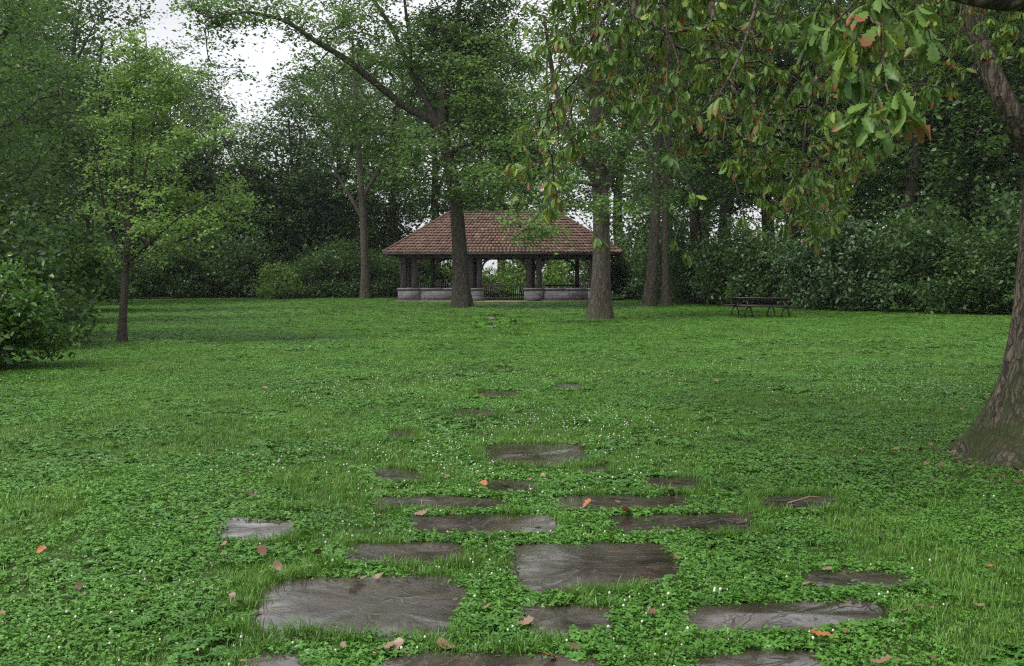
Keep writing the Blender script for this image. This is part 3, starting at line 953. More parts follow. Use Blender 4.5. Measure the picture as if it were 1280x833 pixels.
def picnic_table(x, y, rz, label, tilt=0.0, z=0.0):
    root = empty('picnic_table', (x, y, z), rz)
    root.rotation_euler = (0, tilt, rz)
    tag(root, label, 'picnic table')
    L = 1.22
    b = MB()
    for i in range(5):
        yy = -.36 + i * .18; b.box(-L, L, yy - .083, yy + .083, .725, .765, .006)
    b.build('table_top', M['table'], root)
    b = MB(); b.box(-L + .12, L - .12, -.33, -.29, .655, .722); b.box(-L + .12, L - .12, .29, .33, .655, .722)
    for q in (-.95, 0, .95): b.box(q - .04, q + .04, -.285, .285, .665, .722)
    b.build('table_frame', M['table'], root)
    for s in (-1, 1):
        b = MB()
        for dy in (-.075, .075):
            yy = s * .72 + dy; b.box(-L, L, yy - .070, yy + .070, .42, .46, .006)
        b.build('seat', M['table'], root)
    for xx in (-.78, .78):
        for s in (-1, 1):
            b = MB()
            # bent pipe leg: foot, outward arch under the seat, up to the top
            pts = [(xx - .16, s * .60, 0.0), (xx - .15, s * .61, .16), (xx - .10, s * .62, .32), (xx, s * .62, .40), (xx + .10, s * .62, .32), (xx + .15, s * .61, .16), (xx + .16, s * .60, 0.0)]
            b.tube(pts, .030, 8)
            b.build('leg', M['steel'], root, True)
        b = MB(); b.tube([(xx, -.80, .405), (xx, .80, .405)], .026, 8)
        b.tube([(xx, -.60, .41), (xx, -.34, .715)], .026, 8); b.tube([(xx, .60, .41), (xx, .34, .715)], .026, 8)
        b.tube([(xx, -.40, .71), (xx, .40, .71)], .022, 8)
        b.build('cross_bar', M['steel'], root, True)
    return root


g = on_ground(950, 395.5)
picnic_table(g[0], g[1], radians(12), 'dark wooden picnic table with bent pipe legs standing on the open lawn', radians(1.0), -0.02)
picnic_table((702 - 640) / F_PX * (PD + 4.2), PD + 4.2, 0, 'picnic table under the pavilion roof, its pale edge showing over the right stone wall', 0, 0.25)

# ================================================================== trees
def px_path(pts, D): return [at(px, py, D + (e[0] if e else 0)) for (px, py, *e) in pts]


def px_lobes(ls, D):
    out = []
    for (px, py, rx, ry, dd, k) in ls:
        c = at(px, py, D + dd); s = (D + dd) / F_PX
        out.append((c, (rx * s, max(rx, ry) * s * 0.9, ry * s), k))
    return out


def main_tree(name, label, D, base, trunks, lobes, **kw):
    b = on_ground(*base); D = b[1]
    b = np.array([b[0], b[1], float(ground_z(b[0], b[1])) - 0.05])
    tr = []
    for (pts, rads) in trunks:
        p = px_path(pts, D)
        tr.append((p, rads))
    p0 = tr[0][0]; p0[0] = b.copy()
    return build_tree(name, label, 'tree', b, tr, px_lobes(lobes, D), **kw)


# tree with the long left limb, in front of the pavilion
main_tree('shade_tree', 'tall tree before the pavilion roof, its long limb reaching up to the left', 50, (577, 385),
    [([(577, 385), (576, 350), (574, 300), (570, 250), (562, 205), (552, 160), (556, 110), (566, 60), (575, 0), (582, -80)], [.48, .40, .36, .34, .31, .29, .22, .17, .12, .06]),
     ([(553, 165), (540, 149), (507, 135), (468, 103, -1), (430, 72, -2), (396, 53, -3), (358, 26, -4), (312, 14, -5), (262, 22, -6)], [.24, .22, .19, .17, .15, .12, .09, .06, .03]),
     ([(545, 152), (535, 130), (511, 86, 1), (492, 38, 2), (468, 2, 2), (440, -50, 3)], [.17, .16, .14, .12, .10, .05]),
     ([(515, 95, 1), (512, 50, 1), (506, 5, 1), (500, -60, 1)], [.10, .085, .07, .04])],
    [(615, 110, 62, 75, 0, 1.25), (590, 40, 65, 60, 1, 1.1), (640, 200, 52, 50, -1, 1.2), (530, 60, 55, 45, 1, .8), (470, 60, 55, 40, -1, .6),
     (420, 110, 50, 35, -2, .45), (395, 40, 50, 28, -3, .6), (330, 18, 60, 26, -4, .75), (268, 30, 46, 26, -5, .75), (285, 88, 34, 14, -5, .6), (250, 5, 40, 26, -5, .8), (430, 10, 50, 30, -2, .6),(362, 95, 40, 16, -4, .4),
     (520, 190, 55, 40, -2, .9), (455, 160, 55, 40, -1, .6), (545, 120, 50, 50, 3, .8), (600, -70, 120, 70, 1, .6), (440, -40, 100, 40, 1, .5), (590, 235, 46, 24, -2, 1.5), (545, 222, 36, 20, -2, 1.3), (625, 222, 46, 26, -3, 1.5), (650, 180, 40, 40, -2, 1.2)],
    density=2.4, rc=1.0, nleaf=52, size=.19, leafm='leaf_lit', barkm='bark_grey', seed=21, twig=.018, flat=.24, flare=.8, sides=20)

# tree on the right of the roof
main_tree('shade_tree', 'thick trunked tree in front of the right end of the pavilion', 38, (750, 397),
    [([(750, 397), (751, 360), (752, 310), (752, 265), (748, 220), (745, 170), (742, 110), (745, 40), (748, -60)], [.44, .36, .335, .32, .28, .24, .19, .13, .06]),
     ([(750, 245), (768, 212), (792, 175), (812, 130, 1), (828, 60, 2), (840, -20, 2)], [.20, .19, .16, .13, .10, .05]),
     ([(750, 240), (728, 200), (705, 150, -1), (690, 90, -1), (680, 20, -2)], [.15, .13, .11, .09, .05]),
     ([(748, 232), (720, 226, -2), (690, 246, -3), (662, 282, -4), (640, 300, -4)], [.10, .085, .06, .04, .02])],
    [(755, 190, 60, 34, 0, 1.1), (770, 255, 42, 20, -1, .8), (700, 130, 50, 45, -1, .75), (760, 120, 70, 40, 2, .9), (820, 120, 60, 45, 2, .9), (690, 50, 60, 45, -1, .7),
     (770, 30, 80, 50, 1, .9), (850, 40, 60, 50, 2, .8), (672, 292, 30, 13, -4, 5.0), (705, 228, 34, 16, -2.5, 2.2), (735, 262, 34, 14, -2, 1.8), (650, 275, 24, 10, -4, 3.0), (690, 262, 28, 10, -3.5, .9), (810, 250, 34, 22, 1, .7), (760, -60, 140, 60, 0, .7), (835, 190, 45, 32, 2, .7)],
    density=3.0, rc=.75, nleaf=48, size=.155, leafm='leaf_lit', barkm='bark_grey', seed=33, twig=.014, flat=.24, flare=.7, sides=20)

main_tree('shade_tree', 'slim trunked tree left of the pavilion by the dark thicket', 67, (458, 374.5),
    [([(458, 374), (456, 330), (455, 290), (452, 240), (448, 180), (444, 120), (440, 40)], [.34, .27, .25, .22, .19, .14, .06]),
     ([(453, 275), (440, 250), (425, 225, 1), (405, 185, 1)], [.15, .13, .10, .05]),
     ([(452, 250), (472, 215), (488, 180, -1), (498, 140, -1)], [.14, .12, .09, .05])],
    [(448, 130, 52, 60, 0, .5), (410, 180, 38, 28, 0, .5), (490, 170, 38, 40, 0, .5), (395, 110, 45, 45, 0, .7), (440, 230, 36, 16, 0, .4), (430, 20, 60, 50, 0, .5)],
    density=.65, rc=1.2, nleaf=44, size=.24, leafm='leaf_dark', barkm='bark_grey', seed=44, twig=.02, flare=.8)

main_tree('shade_tree', 'left and thicker of the two close-set trunks right of the pavilion', 52, (811, 382),
    [([(811, 382), (815, 345), (818, 290), (821, 220), (823, 150), (826, 60), (830, -40)], [.38, .30, .27, .24, .20, .14, .06]),
     ([(821, 215), (800, 170, 1), (785, 110, 2), (780, 40, 2)], [.16, .14, .10, .05])],
    [(820, 130, 70, 60, 1, .8), (780, 70, 60, 60, 2, .8), (860, 60, 70, 60, 2, .8), (830, 225, 45, 26, 1, .6), (820, -40, 110, 60, 1, .8)],
    density=1.05, rc=1.0, nleaf=46, size=.20, leafm='leaf_dark', barkm='bark_grey', seed=55, twig=.018, flare=.8)
main_tree('shade_tree', 'right and thinner of the two close-set trunks right of the pavilion', 52.5, (833, 382),
    [([(834, 382), (832, 345), (831, 300), (832, 240), (836, 170), (846, 90), (855, 0)], [.28, .20, .18, .16, .13, .10, .05]),
     ([(832, 235), (850, 190, 1), (875, 140, 2), (890, 70, 2)], [.11, .10, .08, .04])],
    [(885, 150, 50, 45, 1, .8), (900, 70, 60, 60, 1, .8), (860, 215, 40, 24, 0, .6), (900, -20, 80, 50, 1, .8)],
    density=1.05, rc=1.0, nleaf=46, size=.20, leafm='leaf_dark', barkm='bark_grey', seed=56, twig=.018, flare=.8)

# young tree on the left
main_tree('young_tree', 'slender young tree with light green open crown standing on the left lawn', 25, (152, 426),
    [([(152, 426), (154, 390), (157, 345), (160, 300), (163, 240), (166, 180), (168, 110), (170, 50)], [.125, .095, .085, .07, .05, .034, .022, .010]),
     ([(156, 330), (140, 295), (128, 250, -.5), (120, 200, -.8)], [.05, .042, .03, .014]),
     ([(160, 310), (180, 280), (205, 240, .5), (232, 205, .8), (262, 180, 1)], [.05, .042, .03, .022, .012]),
     ([(161, 290), (178, 235), (190, 170, .5), (200, 110, .8)], [.045, .036, .025, .012]),
     ([(160, 300), (150, 240), (145, 170, .6), (140, 110, .6)], [.042, .034, .022, .012]),
     ([(158, 335), (195, 312), (240, 295, -.6), (285, 288, -1)], [.04, .032, .022, .012]),
     ([(158, 330), (185, 305, -1), (225, 270, -1.6), (270, 245, -2)], [.04, .032, .022, .012])],
    [(165, 70, 34, 40, 0, 1.1), (150, 130, 48, 42, 0, .8), (205, 125, 46, 42, 0, .8), (135, 200, 44, 42, 0, .7), (185, 190, 46, 34, 1.2, .5), (245, 185, 58, 46, 0, 1.0), (215, 85, 36, 34, 0, .7), (290, 215, 40, 30, 0, .9),
     (255, 240, 65, 34, 0, 1.0), (150, 260, 46, 26, 0, .5), (235, 285, 68, 22, -.3, 1.0), (290, 255, 36, 26, 0, .9), (145, 315, 34, 16, 0, .4), (210, 320, 40, 12, -.5, .5), (200, 240, 50, 30, -1.2, .4)],
    density=13, rc=.45, nleaf=56, size=.085, leafm='leaf_young', barkm='bark_young', seed=66, twig=.004, flat=.26, flare=.25, rough=.05, sides=12, template=T_OVAL, wratio=.7, maxr=.03, bow=.05)

# ------------------------------------------------------------------ background kinds
def proto_tree(name, cat, H, hb, R, nl, density, rc, nleaf, size, leafm, barkm, seed, r0=.35, lean=.02, fork=True):
    rng = np.random.default_rng(seed)
    tp = [np.array([0, 0, -.05])]
    for i in range(1, 9):
        tp.append(np.array([rng.normal() * .12 * i * .4, rng.normal() * .12 * i * .4, H * .93 * i / 8]))
    tr = [(tp, [r0 * (1 - .9 * (i / 8) ** 1.1) for i in range(9)])]
    if fork:
        for q in range(3):
            i = 3 + q; a = q * 2.1 + rng.random(); s = tp[i]
            e = np.array([cos(a) * R * .7, sin(a) * R * .7, (H - s[2]) * .55])
            tr.append(([s, s + e * .35 + [0, 0, .1], s + e * .7 + [0, 0, .6], s + e + [0, 0, 1.2]], [r0 * .42, r0 * .34, r0 * .22, r0 * .1]))
    return build_tree(name, 'x', cat, (0, 0, 0), tr, shape_lobes(rng, H, hb, R, nl), density, rc, nleaf, size, leafm, barkm, seed, twig=.018, sides=10, flare=.6)


PT = {
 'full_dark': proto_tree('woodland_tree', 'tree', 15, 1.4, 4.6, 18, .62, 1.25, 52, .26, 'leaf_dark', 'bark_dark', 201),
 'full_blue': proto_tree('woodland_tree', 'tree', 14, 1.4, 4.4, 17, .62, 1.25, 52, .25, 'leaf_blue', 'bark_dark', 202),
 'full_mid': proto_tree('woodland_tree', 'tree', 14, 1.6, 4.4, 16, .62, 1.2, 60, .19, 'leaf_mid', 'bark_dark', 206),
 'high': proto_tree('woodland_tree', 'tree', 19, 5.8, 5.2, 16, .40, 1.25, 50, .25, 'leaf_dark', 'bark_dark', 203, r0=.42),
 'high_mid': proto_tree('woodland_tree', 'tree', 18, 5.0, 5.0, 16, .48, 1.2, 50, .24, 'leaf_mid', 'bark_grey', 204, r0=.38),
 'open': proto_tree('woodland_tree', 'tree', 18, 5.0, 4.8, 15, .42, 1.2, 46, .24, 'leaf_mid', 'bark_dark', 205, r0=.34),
}
used = set()


def bgtree(kind, px, D, s, label, group, rz=None, sz=None):
    first = kind not in used; used.add(kind)
    rz = rz if rz is not None else (px * 0.37 + D) % 6.28
    return place(PT[kind], first, (px - 640) / F_PX * D, D, rz, s, label, group, sz)


GW = 'trees along the edge of the lawn'
bgtree('high', 108, 60, 1.05, 'dark tree showing behind the left side of the young tree', GW)
bgtree('full_dark', 178, 74, 1.20, 'tall dark tree directly behind the young tree trunk', GW)
bgtree('full_blue', 250, 76, 1.15, 'bluish green tree seen between the young tree and the sky opening', GW)
bgtree('full_mid', 322, 75, .98, 'dark rounded tree below the open patch of sky', GW)
bgtree('full_blue', 375, 77, 1.12, 'bluish dense tree between the sky opening and the slim trunked tree', GW)
bgtree('high_mid', 425, 80, 1.12, 'mid green tree just left behind the slim trunked tree', GW)
bgtree('open', 492, 80, 1.15, 'thin leaved tree behind the left corner of the pavilion', GW)
bgtree('high_mid', 545, 86, 1.25, 'tree behind the left half of the pavilion roof', GW)
bgtree('open', 628, 84, 1.20, 'thin leaved tree behind the middle of the pavilion roof', GW)
bgtree('open', 690, 92, 1.35, 'open tree behind the right half of the pavilion roof', GW)
bgtree('high', 775, 92, 1.35, 'tree seen in the sky gap right of the pavilion roof', GW)
bgtree('high', 868, 62, 1.08, 'dark tree just right of the two close-set trunks', GW)
bgtree('open', 905, 56, 1.05, 'thin dark tree above the left end of the lawn picnic table', GW)
bgtree('high', 962, 60, 1.05, 'dark tree behind the lawn picnic table', GW)
bgtree('high', 1045, 58, 1.05, 'dark tree behind the pale leaved shrubs', GW)
bgtree('high_mid', 1138, 52, 1.15, 'thick dark trunked tree rising over the hedge left of the oak', GW)
bgtree('full_dark', 1205, 54, 1.05, 'full dark tree close to the left edge of the oak trunk', GW)
bgtree('high', 1275, 48, 1.10, 'dark tree hidden partly behind the oak trunk', GW)
GB = 'trees deep in the wood'
LB = 'tree deep in the dark wood behind the trees that edge the lawn'
for (k, px, D, s) in [('high', 60, 84, 1.2), ('full_blue', 140, 88, 1.35), ('high', 220, 88, 1.1),
                      ('open', 460, 94, 1.3), ('high_mid', 585, 98, 1.5), ('open', 835, 82, 1.3), ('high_mid', 910, 74, 1.25), ('high', 990, 72, 1.25), ('open', 1075, 70, 1.2),
                      ('high_mid', 1160, 66, 1.2), ('high', 1240, 64, 1.2), ('open', 1330, 60, 1.2), ('high', 1400, 50, 1.1), ('full_dark', 1010, 84, 1.3), ('high', 1120, 80, 1.3), ('high_mid', 1210, 78, 1.35), ('high', 880, 92, 1.3), ('high_mid', 1380, 70, 1.3)]:
    bgtree(k, px, D, s, LB, GB)
# left side mass
GL = 'trees crowding the left side of the lawn'
bgtree('full_mid', -75, 25, .72, 'nearest dark leafy tree at the left border, above the broad shrub', GL, 1.0, .85)
bgtree('full_mid', -15, 33, .80, 'second leafy tree from the front along the left border', GL, 2.0, .98)
bgtree('high_mid', 30, 43, .85, 'tree with brighter leaves high along the left border', GL, 4.4)
bgtree('full_dark', 40, 54, 1.0, 'farthest dark tree of the left border', GL, 3.0, 1.1)

# ------------------------------------------------------------------ shrubs
def proto_shrub(name, R, H, density, rc, nleaf, size, leafm, seed, template=T_OVAL):
    rng = np.random.default_rng(seed)
    root = empty(name); tag(root, 'x', 'shrub')
    lobes = []
    for i in range(10):
        a = i * 2.4; rr = R * .55 * math.sqrt((i + .3) / 10); z = H * (.28 + .42 * rng.random()) * (1.15 - .5 * rr / R)
        lobes.append(((cos(a) * rr, sin(a) * rr, z), (R * .48, R * .48, H * .30), 1))
    for i in range(7):
        a = i * .9; lobes.append(((cos(a) * R * .6, sin(a) * R * .6, H * .18), (R * .34, R * .34, H * .2), 1))
    mb = MB(); nodes = []
    for q in range(6):
        a = q * 1.05 + rng.random(); p = [np.array([cos(a) * .1, sin(a) * .1, -.05]), np.array([cos(a) * R * .25, sin(a) * R * .25, H * .35]), np.array([cos(a) * R * .4, sin(a) * R * .4, H * .65])]
        mb.tube(p, [.05, .035, .02], 5); nodes += p[1:]
    C = lobe_points(rng, lobes, density)
    C = C[C[:, 2] > .12]
    T, D = grow(mb, np.array(nodes), None, C, rng, .006, .5, sides=3, maxr=.03)
    link_mesh('stem', mb.mesh('stem', M['bark_dark'], True), root)
    P, Dd, N, L = spray(rng, T, rc * (0.7 + .6 * rng.random(len(T))), nleaf, .6, size, up=.7)
    link_mesh('foliage', leaf_cloud('foliage', P, Dd, N, L, L * .6, M[leafm], template, rng), root)
    return root


PS = {
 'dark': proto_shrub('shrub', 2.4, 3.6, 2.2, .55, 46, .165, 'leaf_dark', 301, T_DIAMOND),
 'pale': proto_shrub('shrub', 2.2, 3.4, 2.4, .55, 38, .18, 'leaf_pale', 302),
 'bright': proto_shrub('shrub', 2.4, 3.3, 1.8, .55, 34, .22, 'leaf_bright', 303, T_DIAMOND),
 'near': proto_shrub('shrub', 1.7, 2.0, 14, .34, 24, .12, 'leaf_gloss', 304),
}
usedS = set()


def shrub(kind, px, D, s, label, group, sz=None):
    first = kind not in usedS; usedS.add(kind)
    q = (px * 0.73 + D * 3.17) % 1.0
    return place(PS[kind], first, (px - 640) / F_PX * D, D, (px * .61 + D) % 6.28, s * (.9 + .2 * q), label, group, sz or s * (.65 + .95 * q))


GS = 'shrubs of the thicket along the lawn'
for (k, px, D, s, l) in [
    ('dark', 128, 66, 1.0, 'dark shrub at lawn edge just left of the young tree trunk'),
    ('dark', 172, 68, 1.05, 'dark shrub at lawn edge just right of the young tree trunk'),
    ('dark', 218, 69, 1.0, 'dark shrub under the low right branches of the young tree'),
    ('dark', 262, 70, 1.1, 'dark shrub left of the light green bush at the far lawn edge'),
    ('dark', 305, 71, 1.2, 'tall dark shrub touching the left side of the light green bush'),
    ('bright', 350, 67.5, .75, 'small light green bush glowing against the dark thicket left of the pavilion'),
    ('dark', 385, 71, 1.25, 'dark shrub right of the light green bush'),
    ('dark', 425, 72, 1.2, 'dark shrub left of the slim trunked tree'),
    ('dark', 478, 73, 1.15, 'dark shrub between the slim trunked tree and the pavilion'),
    ('dark', 512, 77, .95, 'shrub seen through the leftmost bay of the pavilion'),
    ('bright', 552, 79, 1.2, 'bright green bush seen between the left posts of the pavilion'),
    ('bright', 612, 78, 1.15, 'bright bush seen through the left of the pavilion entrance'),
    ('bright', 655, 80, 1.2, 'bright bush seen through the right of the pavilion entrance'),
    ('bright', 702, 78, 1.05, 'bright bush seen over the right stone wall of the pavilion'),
    ('dark', 748, 76, .9, 'shrub behind the right corner posts of the pavilion'),
    ('dark', 788, 66, 1.0, 'dark shrub between the thick trunk and the two close-set trunks'),
    ('dark', 832, 62, 1.1, 'dark shrub behind the two close-set trunks'),
    ('dark', 872, 58, 1.05, 'dark shrub right of the two close-set trunks'),
    ('dark', 912, 54, 1.0, 'dark shrub behind the left end of the lawn picnic table'),
    ('dark', 955, 51, 1.0, 'dark shrub behind the right end of the lawn picnic table'),
    ('pale', 1005, 48, .85, 'pale leaved shrub nearest to the lawn picnic table'),
    ('pale', 1055, 46, .95, 'largest pale leaved shrub, in the middle of the right hedge'),
    ('pale', 1108, 45, .85, 'rightmost of the pale leaved shrubs in the right hedge'),
    ('dark', 1150, 44, 1.0, 'dark shrub next to the rightmost pale leaved shrub'),
    ('dark', 1195, 43, 1.0, 'dark shrub second left of the oak trunk'),
    ('dark', 1240, 42, 1.05, 'dark shrub that meets the left edge of the oak trunk'),
    ('dark', 1300, 41, 1.1, 'dark shrub behind the oak trunk')]:
    shrub(k, px, D, s, l, GS)
GH = 'shrubs in the second row of the thicket'
for (px, D, s) in [(110, 74, 1.9), (150, 75, 1.4), (200, 76, 2.3), (240, 77, 1.6), (290, 78, 2.4), (330, 78, 1.7), (372, 79, 2.4), (410, 78, 1.7), (448, 80, 2.1), (490, 82, 1.6), (820, 72, 1.6), (850, 68, 1.7), (895, 64, 1.3), (930, 60, 1.15), (980, 57, 1.5), (1040, 54, 1.2), (1090, 54, 1.45), (1160, 52, 1.2), (1225, 50, 1.7), (1290, 50, 1.8), (90, 68, 1.4)]:
    shrub('dark', px, D, s, 'tall dark shrub in the second row, behind the front shrubs of the thicket', GH)
GN = 'near shrubs at the left border'
shrub('near', -8, 17.3, .92, 'broad glossy green shrub bulging onto the lawn at the left edge', GN, 1.02)
shrub('near', -115, 16.5, 1.2, 'glossy green shrub cut by the left edge of the picture', GN, 1.15)
shrub('dark', -5, 22.5, .85, 'taller shrub just behind the broad glossy shrub at left', GN, 1.05)
shrub('dark', -70, 25, 1.3, 'high leafy shrub under the left border trees', GN, 1.5)
shrub('near', 30, 33, 1.8, 'dark shrub filling the left border behind the young tree', GN, 1.9)
shrub('near', 70, 45, 2.0, 'shrub at the far end of the left border', GN, 2.2)

# ================================================================== big oak at right
def oak():
    rng = np.random.default_rng(77)
    b = on_ground(1330, 572); b = np.array([b[0], b[1], -.03]); D = b[1]
    root = empty('oak_tree', b)
    tag(root, 'large near oak at the right edge with flared mossy trunk and drooping rust-tipped leaves', 'tree')
    mb = MB()
    path = [b + [0, 0, 0], b + [.0, 0, .35], b + [.02, 0, .8], b + [.04, 0, 1.4], b + [.06, .02, 2.2], b + [.10, .05, 3.2], b + [.18, .1, 4.6], b + [.3, .2, 6.5], b + [.2, .5, 9], b + [.4, .8, 12]]
    path = [p - b for p in path]
    tube_arrays(mb, path, [.70, .585, .515, .465, .435, .41, .38, .30, .2, .08], 72, 0.30, 0.085, 3, 7)
    nodes = []
    # limb that forks off to the left, low
    def limb(pts, rads, sides=16):
        P_, R_ = tube_arrays(mb, [np.array(p) - b for p in pts], rads, sides, 0, .06, 5)
        for q in P_[::max(1, len(P_) // 14)]: nodes.append(q)
        nodes.append(P_[-1])
    limb([b + [.06, 0, 2.35], at(1288, 190, D - .1), at(1262, 140, D - .2), at(1243, 100, D - .2), at(1226, 60, D - .1), at(1205, -10, D), at(1190, -90, D + .3)], [.13, .105, .095, .085, .075, .06, .04])
    # main limb over the lawn, above the frame, toward the camera and left
    limb([b + [.15, 0, 4.2], b + [-.9, -1.6, 4.9], b + [-2.2, -3.1, 5.1], b + [-3.5, -3.9, 4.9], b + [-4.9, -4.2, 4.5], b + [-5.9, -3.9, 4.15]], [.26, .20, .16, .12, .08, .04])
    limb([b + [.2, .1, 5.0], b + [-1.5, .2, 6.0], b + [-3.6, .6, 6.4], b + [-5.8, 1.0, 6.2], b + [-7.6, 1.2, 5.6]], [.22, .18, .13, .09, .04])
    limb([at(1330, -28, 4.2), at(1280, -4, 4.2), at(1235, -6, 4.2), at(1190, -14, 4.3), at(1140, -30, 4.4)], [.075, .066, .058, .05, .035])
    limb([b + [.1, 0, 3.7], b + [-.3, -2.2, 4.1], at(1400, -60, 5.0), at(1330, -28, 4.2)], [.16, .12, .095, .075])
    limb([b + [-1.9, -2.8, 5.1], at(1150, -110, 4.2), at(1110, -60, 3.8), at(1085, -15, 3.6)], [.07, .05, .03, .016], 8)
    # drooping visible branches
    limb([b + [-5.5, -4.0, 4.3], at(800, -25, 6.6), at(765, 12, 6.5), at(742, 34, 6.5), at(731, 62, 6.5), at(722, 100, 6.5), at(712, 150, 6.5), at(690, 195, 6.4)], [.022, .015, .011, .009, .008, .007, .005, .003], 8)
    limb([at(800, -25, 6.6), at(790, 20, 6.5), at(815, 28, 6.4), at(838, 45, 6.4), at(848, 75, 6.3), at(851, 100, 6.3)], [.02, .016, .013, .010, .008, .005], 6)
    limb([b + [-4.3, -4.1, 4.7], at(835, -40, 5.8), at(832, 10, 5.8), at(836, 60, 5.8), at(834, 110, 5.7), at(825, 150, 5.6)], [.022, .014, .009, .008, .006, .003], 8)
    limb([b + [-3.0, -3.6, 5.0], at(960, -60, 5.4), at(950, -10, 5.3), at(930, 60, 5.2), at(905, 110, 5.0)], [.022, .014, .010, .007, .004], 8)
    limb([b + [-1.6, .2, 6.0], at(1060, -60, 9), at(1040, 40, 8.6), at(1010, 130, 8.2), at(1000, 220, 8)], [.045, .032, .022, .014, .007], 8)
    limb([b + [-4, .6, 6.3], at(880, -40, 9.3), at(900, 60, 9), at(930, 150, 8.6), at(950, 220, 8.3)], [.045, .032, .022, .014, .007], 8)
    limb([at(1040, 40, 8.6), at(1090, 110, 8.4), at(1120, 190, 8.2)], [.03, .02, .01], 6)
    # leaf cluster targets
    C = []
    def patch(x0, x1, y0, y1, d0, d1, n, edge=None):
        k = 0
        while k < n:
            px, py = rng.uniform(x0, x1), rng.uniform(y0, y1)
            if edge is not None and py > np.interp(px, [e[0] for e in edge], [e[1] for e in edge]): continue
            k += 1
            if px < 780 and rng.random() < .5 * (780 - px) / 140 + .1: continue
            C.append(at(px, py, rng.uniform(d0, d1)) - b)
    E = [(620, 235), (650, 215), (690, 250), (715, 195), (760, 165), (830, 165), (860, 190), (905, 180), (925, 225), (960, 260), (1010, 290), (1050, 280), (1075, 215), (1110, 200), (1150, 150), (1200, 110), (1290, 60)]
    patch(640, 1290, -50, 330, 6.4, 10.5, 900, E)
    patch(700, 1180, -50, 180, 5.4, 7.2, 150, [(700, 120), (760, 130), (840, 150), (930, 170), (1180, 60)])
    patch(925, 1090, 180, 320, 6.8, 9.5, 95, E)
    patch(640, 700, 170, 270, 6.0, 6.8, 20)
    patch(640, 1300, -330, -40, 5.5, 12, 300)
    patch(1100, 1500, -330, 30, 6, 13, 160)
    for (px, py, d) in [(690, 232, 6.2), (700, 250, 6.2), (684, 262, 6.1), (750, 300, 7.2), (842, 306, 7.0), (860, 318, 7.0), (836, 200, 5.0), (868, 245, 5.4), (912, 205, 5.0), (905, 120, 4.6), (893, 128, 4.7),
                        (980, 285, 6.4), (1020, 300, 6.6), (1045, 285, 6.5), (985, 245, 6.2), (930, 275, 6.6), (948, 290, 6.7), (1040, 148, 4.2), (640, 205, 6.3), (655, 212, 6.4)]:
        C.append(at(px, py, d) - b)
    C = np.array(C)
    T, Dv = grow(mb, np.array(nodes), None, C, rng, .0025, -.35, sides=4, bow=.12, maxr=.018)
    # the closest spray, about three and a half metres from the eye
    near = [(1085, 18, 3.6), (1100, 42, 3.5), (1060, 60, 3.6), (1112, 92, 3.5), (1120, 128, 3.45), (1090, 130, 3.5), (1075, 150, 3.5), (1098, 170, 3.45), (1070, 105, 3.6), (1135, 30, 3.7),
            (1150, 20, 3.8), (1050, 95, 3.7), (1035, 40, 3.8), (1010, 55, 4.0), (1165, 55, 4.0), (1128, 150, 3.6), (1020, 20, 4.0), (1105, 8, 3.6)]
    Cn = np.array([at(px, py, d) for (px, py, d) in near]) - b
    nn = [np.array(p) - b for p in (at(1110, -60, 3.8), at(1085, -15, 3.6))]
    Tn, Dn = grow(mb, np.array(nn), None, Cn, rng, .0028, -.3, sides=6, bow=.10, maxr=.012)
    link_mesh('trunk', mb.mesh('trunk', M['bark_oak'], True), root)
    # leaves: whorls of drooping leaves at each twig end
    def whorl(T, Dv, lo, hi, s):
        P, D_, N_, L_, B_, V_ = [], [], [], [], [], []
        Bx = -5.4
        for t_, d_ in zip(T, Dv):
            n = rng.integers(lo, hi); brown = rng.random(); vv = rng.random()
            a0 = rng.random() * 6.28
            for i in range(n):
                a = a0 + i * 2.4
                out = np.array([cos(a), sin(a), 0.0]); dr = rng.uniform(-.1, 1.7)
                D_.append(out + np.array([0, 0, -dr]) + d_ * .4)
                N_.append(norm(np.array([0, 0, 1.0]) + out * dr * .8 + rng.normal(size=3) * .5))
                P.append(t_ - d_ * rng.uniform(0, .07) * s / .13 + out * .006)
                L_.append(s * rng.uniform(.45, 1.3)); V_.append(min(1, max(0, vv * .6 + rng.random() * .45)))
                B_.append(.15 + (.65 * rng.random() if brown > (.62 if t_[0] > Bx else .35) else .25 * rng.random()) + (.4 if rng.random() < .03 else 0))
        return np.array(P), np.array(D_), np.array(N_), np.array(L_), np.array(B_), np.array(V_)
    r1 = whorl(T, Dv, 7, 15, .076); r2 = whorl(Tn, Dn, 11, 18, .092)
    P, D_, N_, L_, B_, V_ = [np.concatenate([a_, c_]) for a_, c_ in zip(r1, r2)]
    crown = link_mesh('crown', leaf_cloud('crown', P, D_, N_, L_, L_ * rng.uniform(.26, .46, len(L_)), M['leaf_oak'], T_OAK, rng, B_, V_, rng.normal(1.1, .9, len(L_))), root)
    # upper crown, fuller and farther up
    lobes = [(np.array(p), np.array(r), 1) for p, r in [((-2, 1, 8.2), (3.2, 3.0, 1.6)), ((2, 1, 8.5), (3.4, 3.2, 1.8)), ((0, 3.5, 8.0), (3.4, 2.6, 1.8)), ((3.5, -2, 7), (3, 3, 1.8)), ((.5, .5, 11), (3.5, 3.5, 2.2)), ((4.5, 2, 6.2), (2.6, 2.6, 1.6)), ((-5.5, 1.5, 7.2), (2.4, 2.2, 1.1))]]
    mb2 = MB(); C2 = lobe_points(rng, lobes, 1.5)
    T2, D2 = grow(mb2, np.array(path[6:] + [np.array([-3.6, .6, 6.4]), np.array([-1.5, .2, 6.0])]), None, C2, rng, .008, .4, maxr=.08)
    link_mesh('branch', mb2.mesh('branch', M['bark_oak'], True), root)
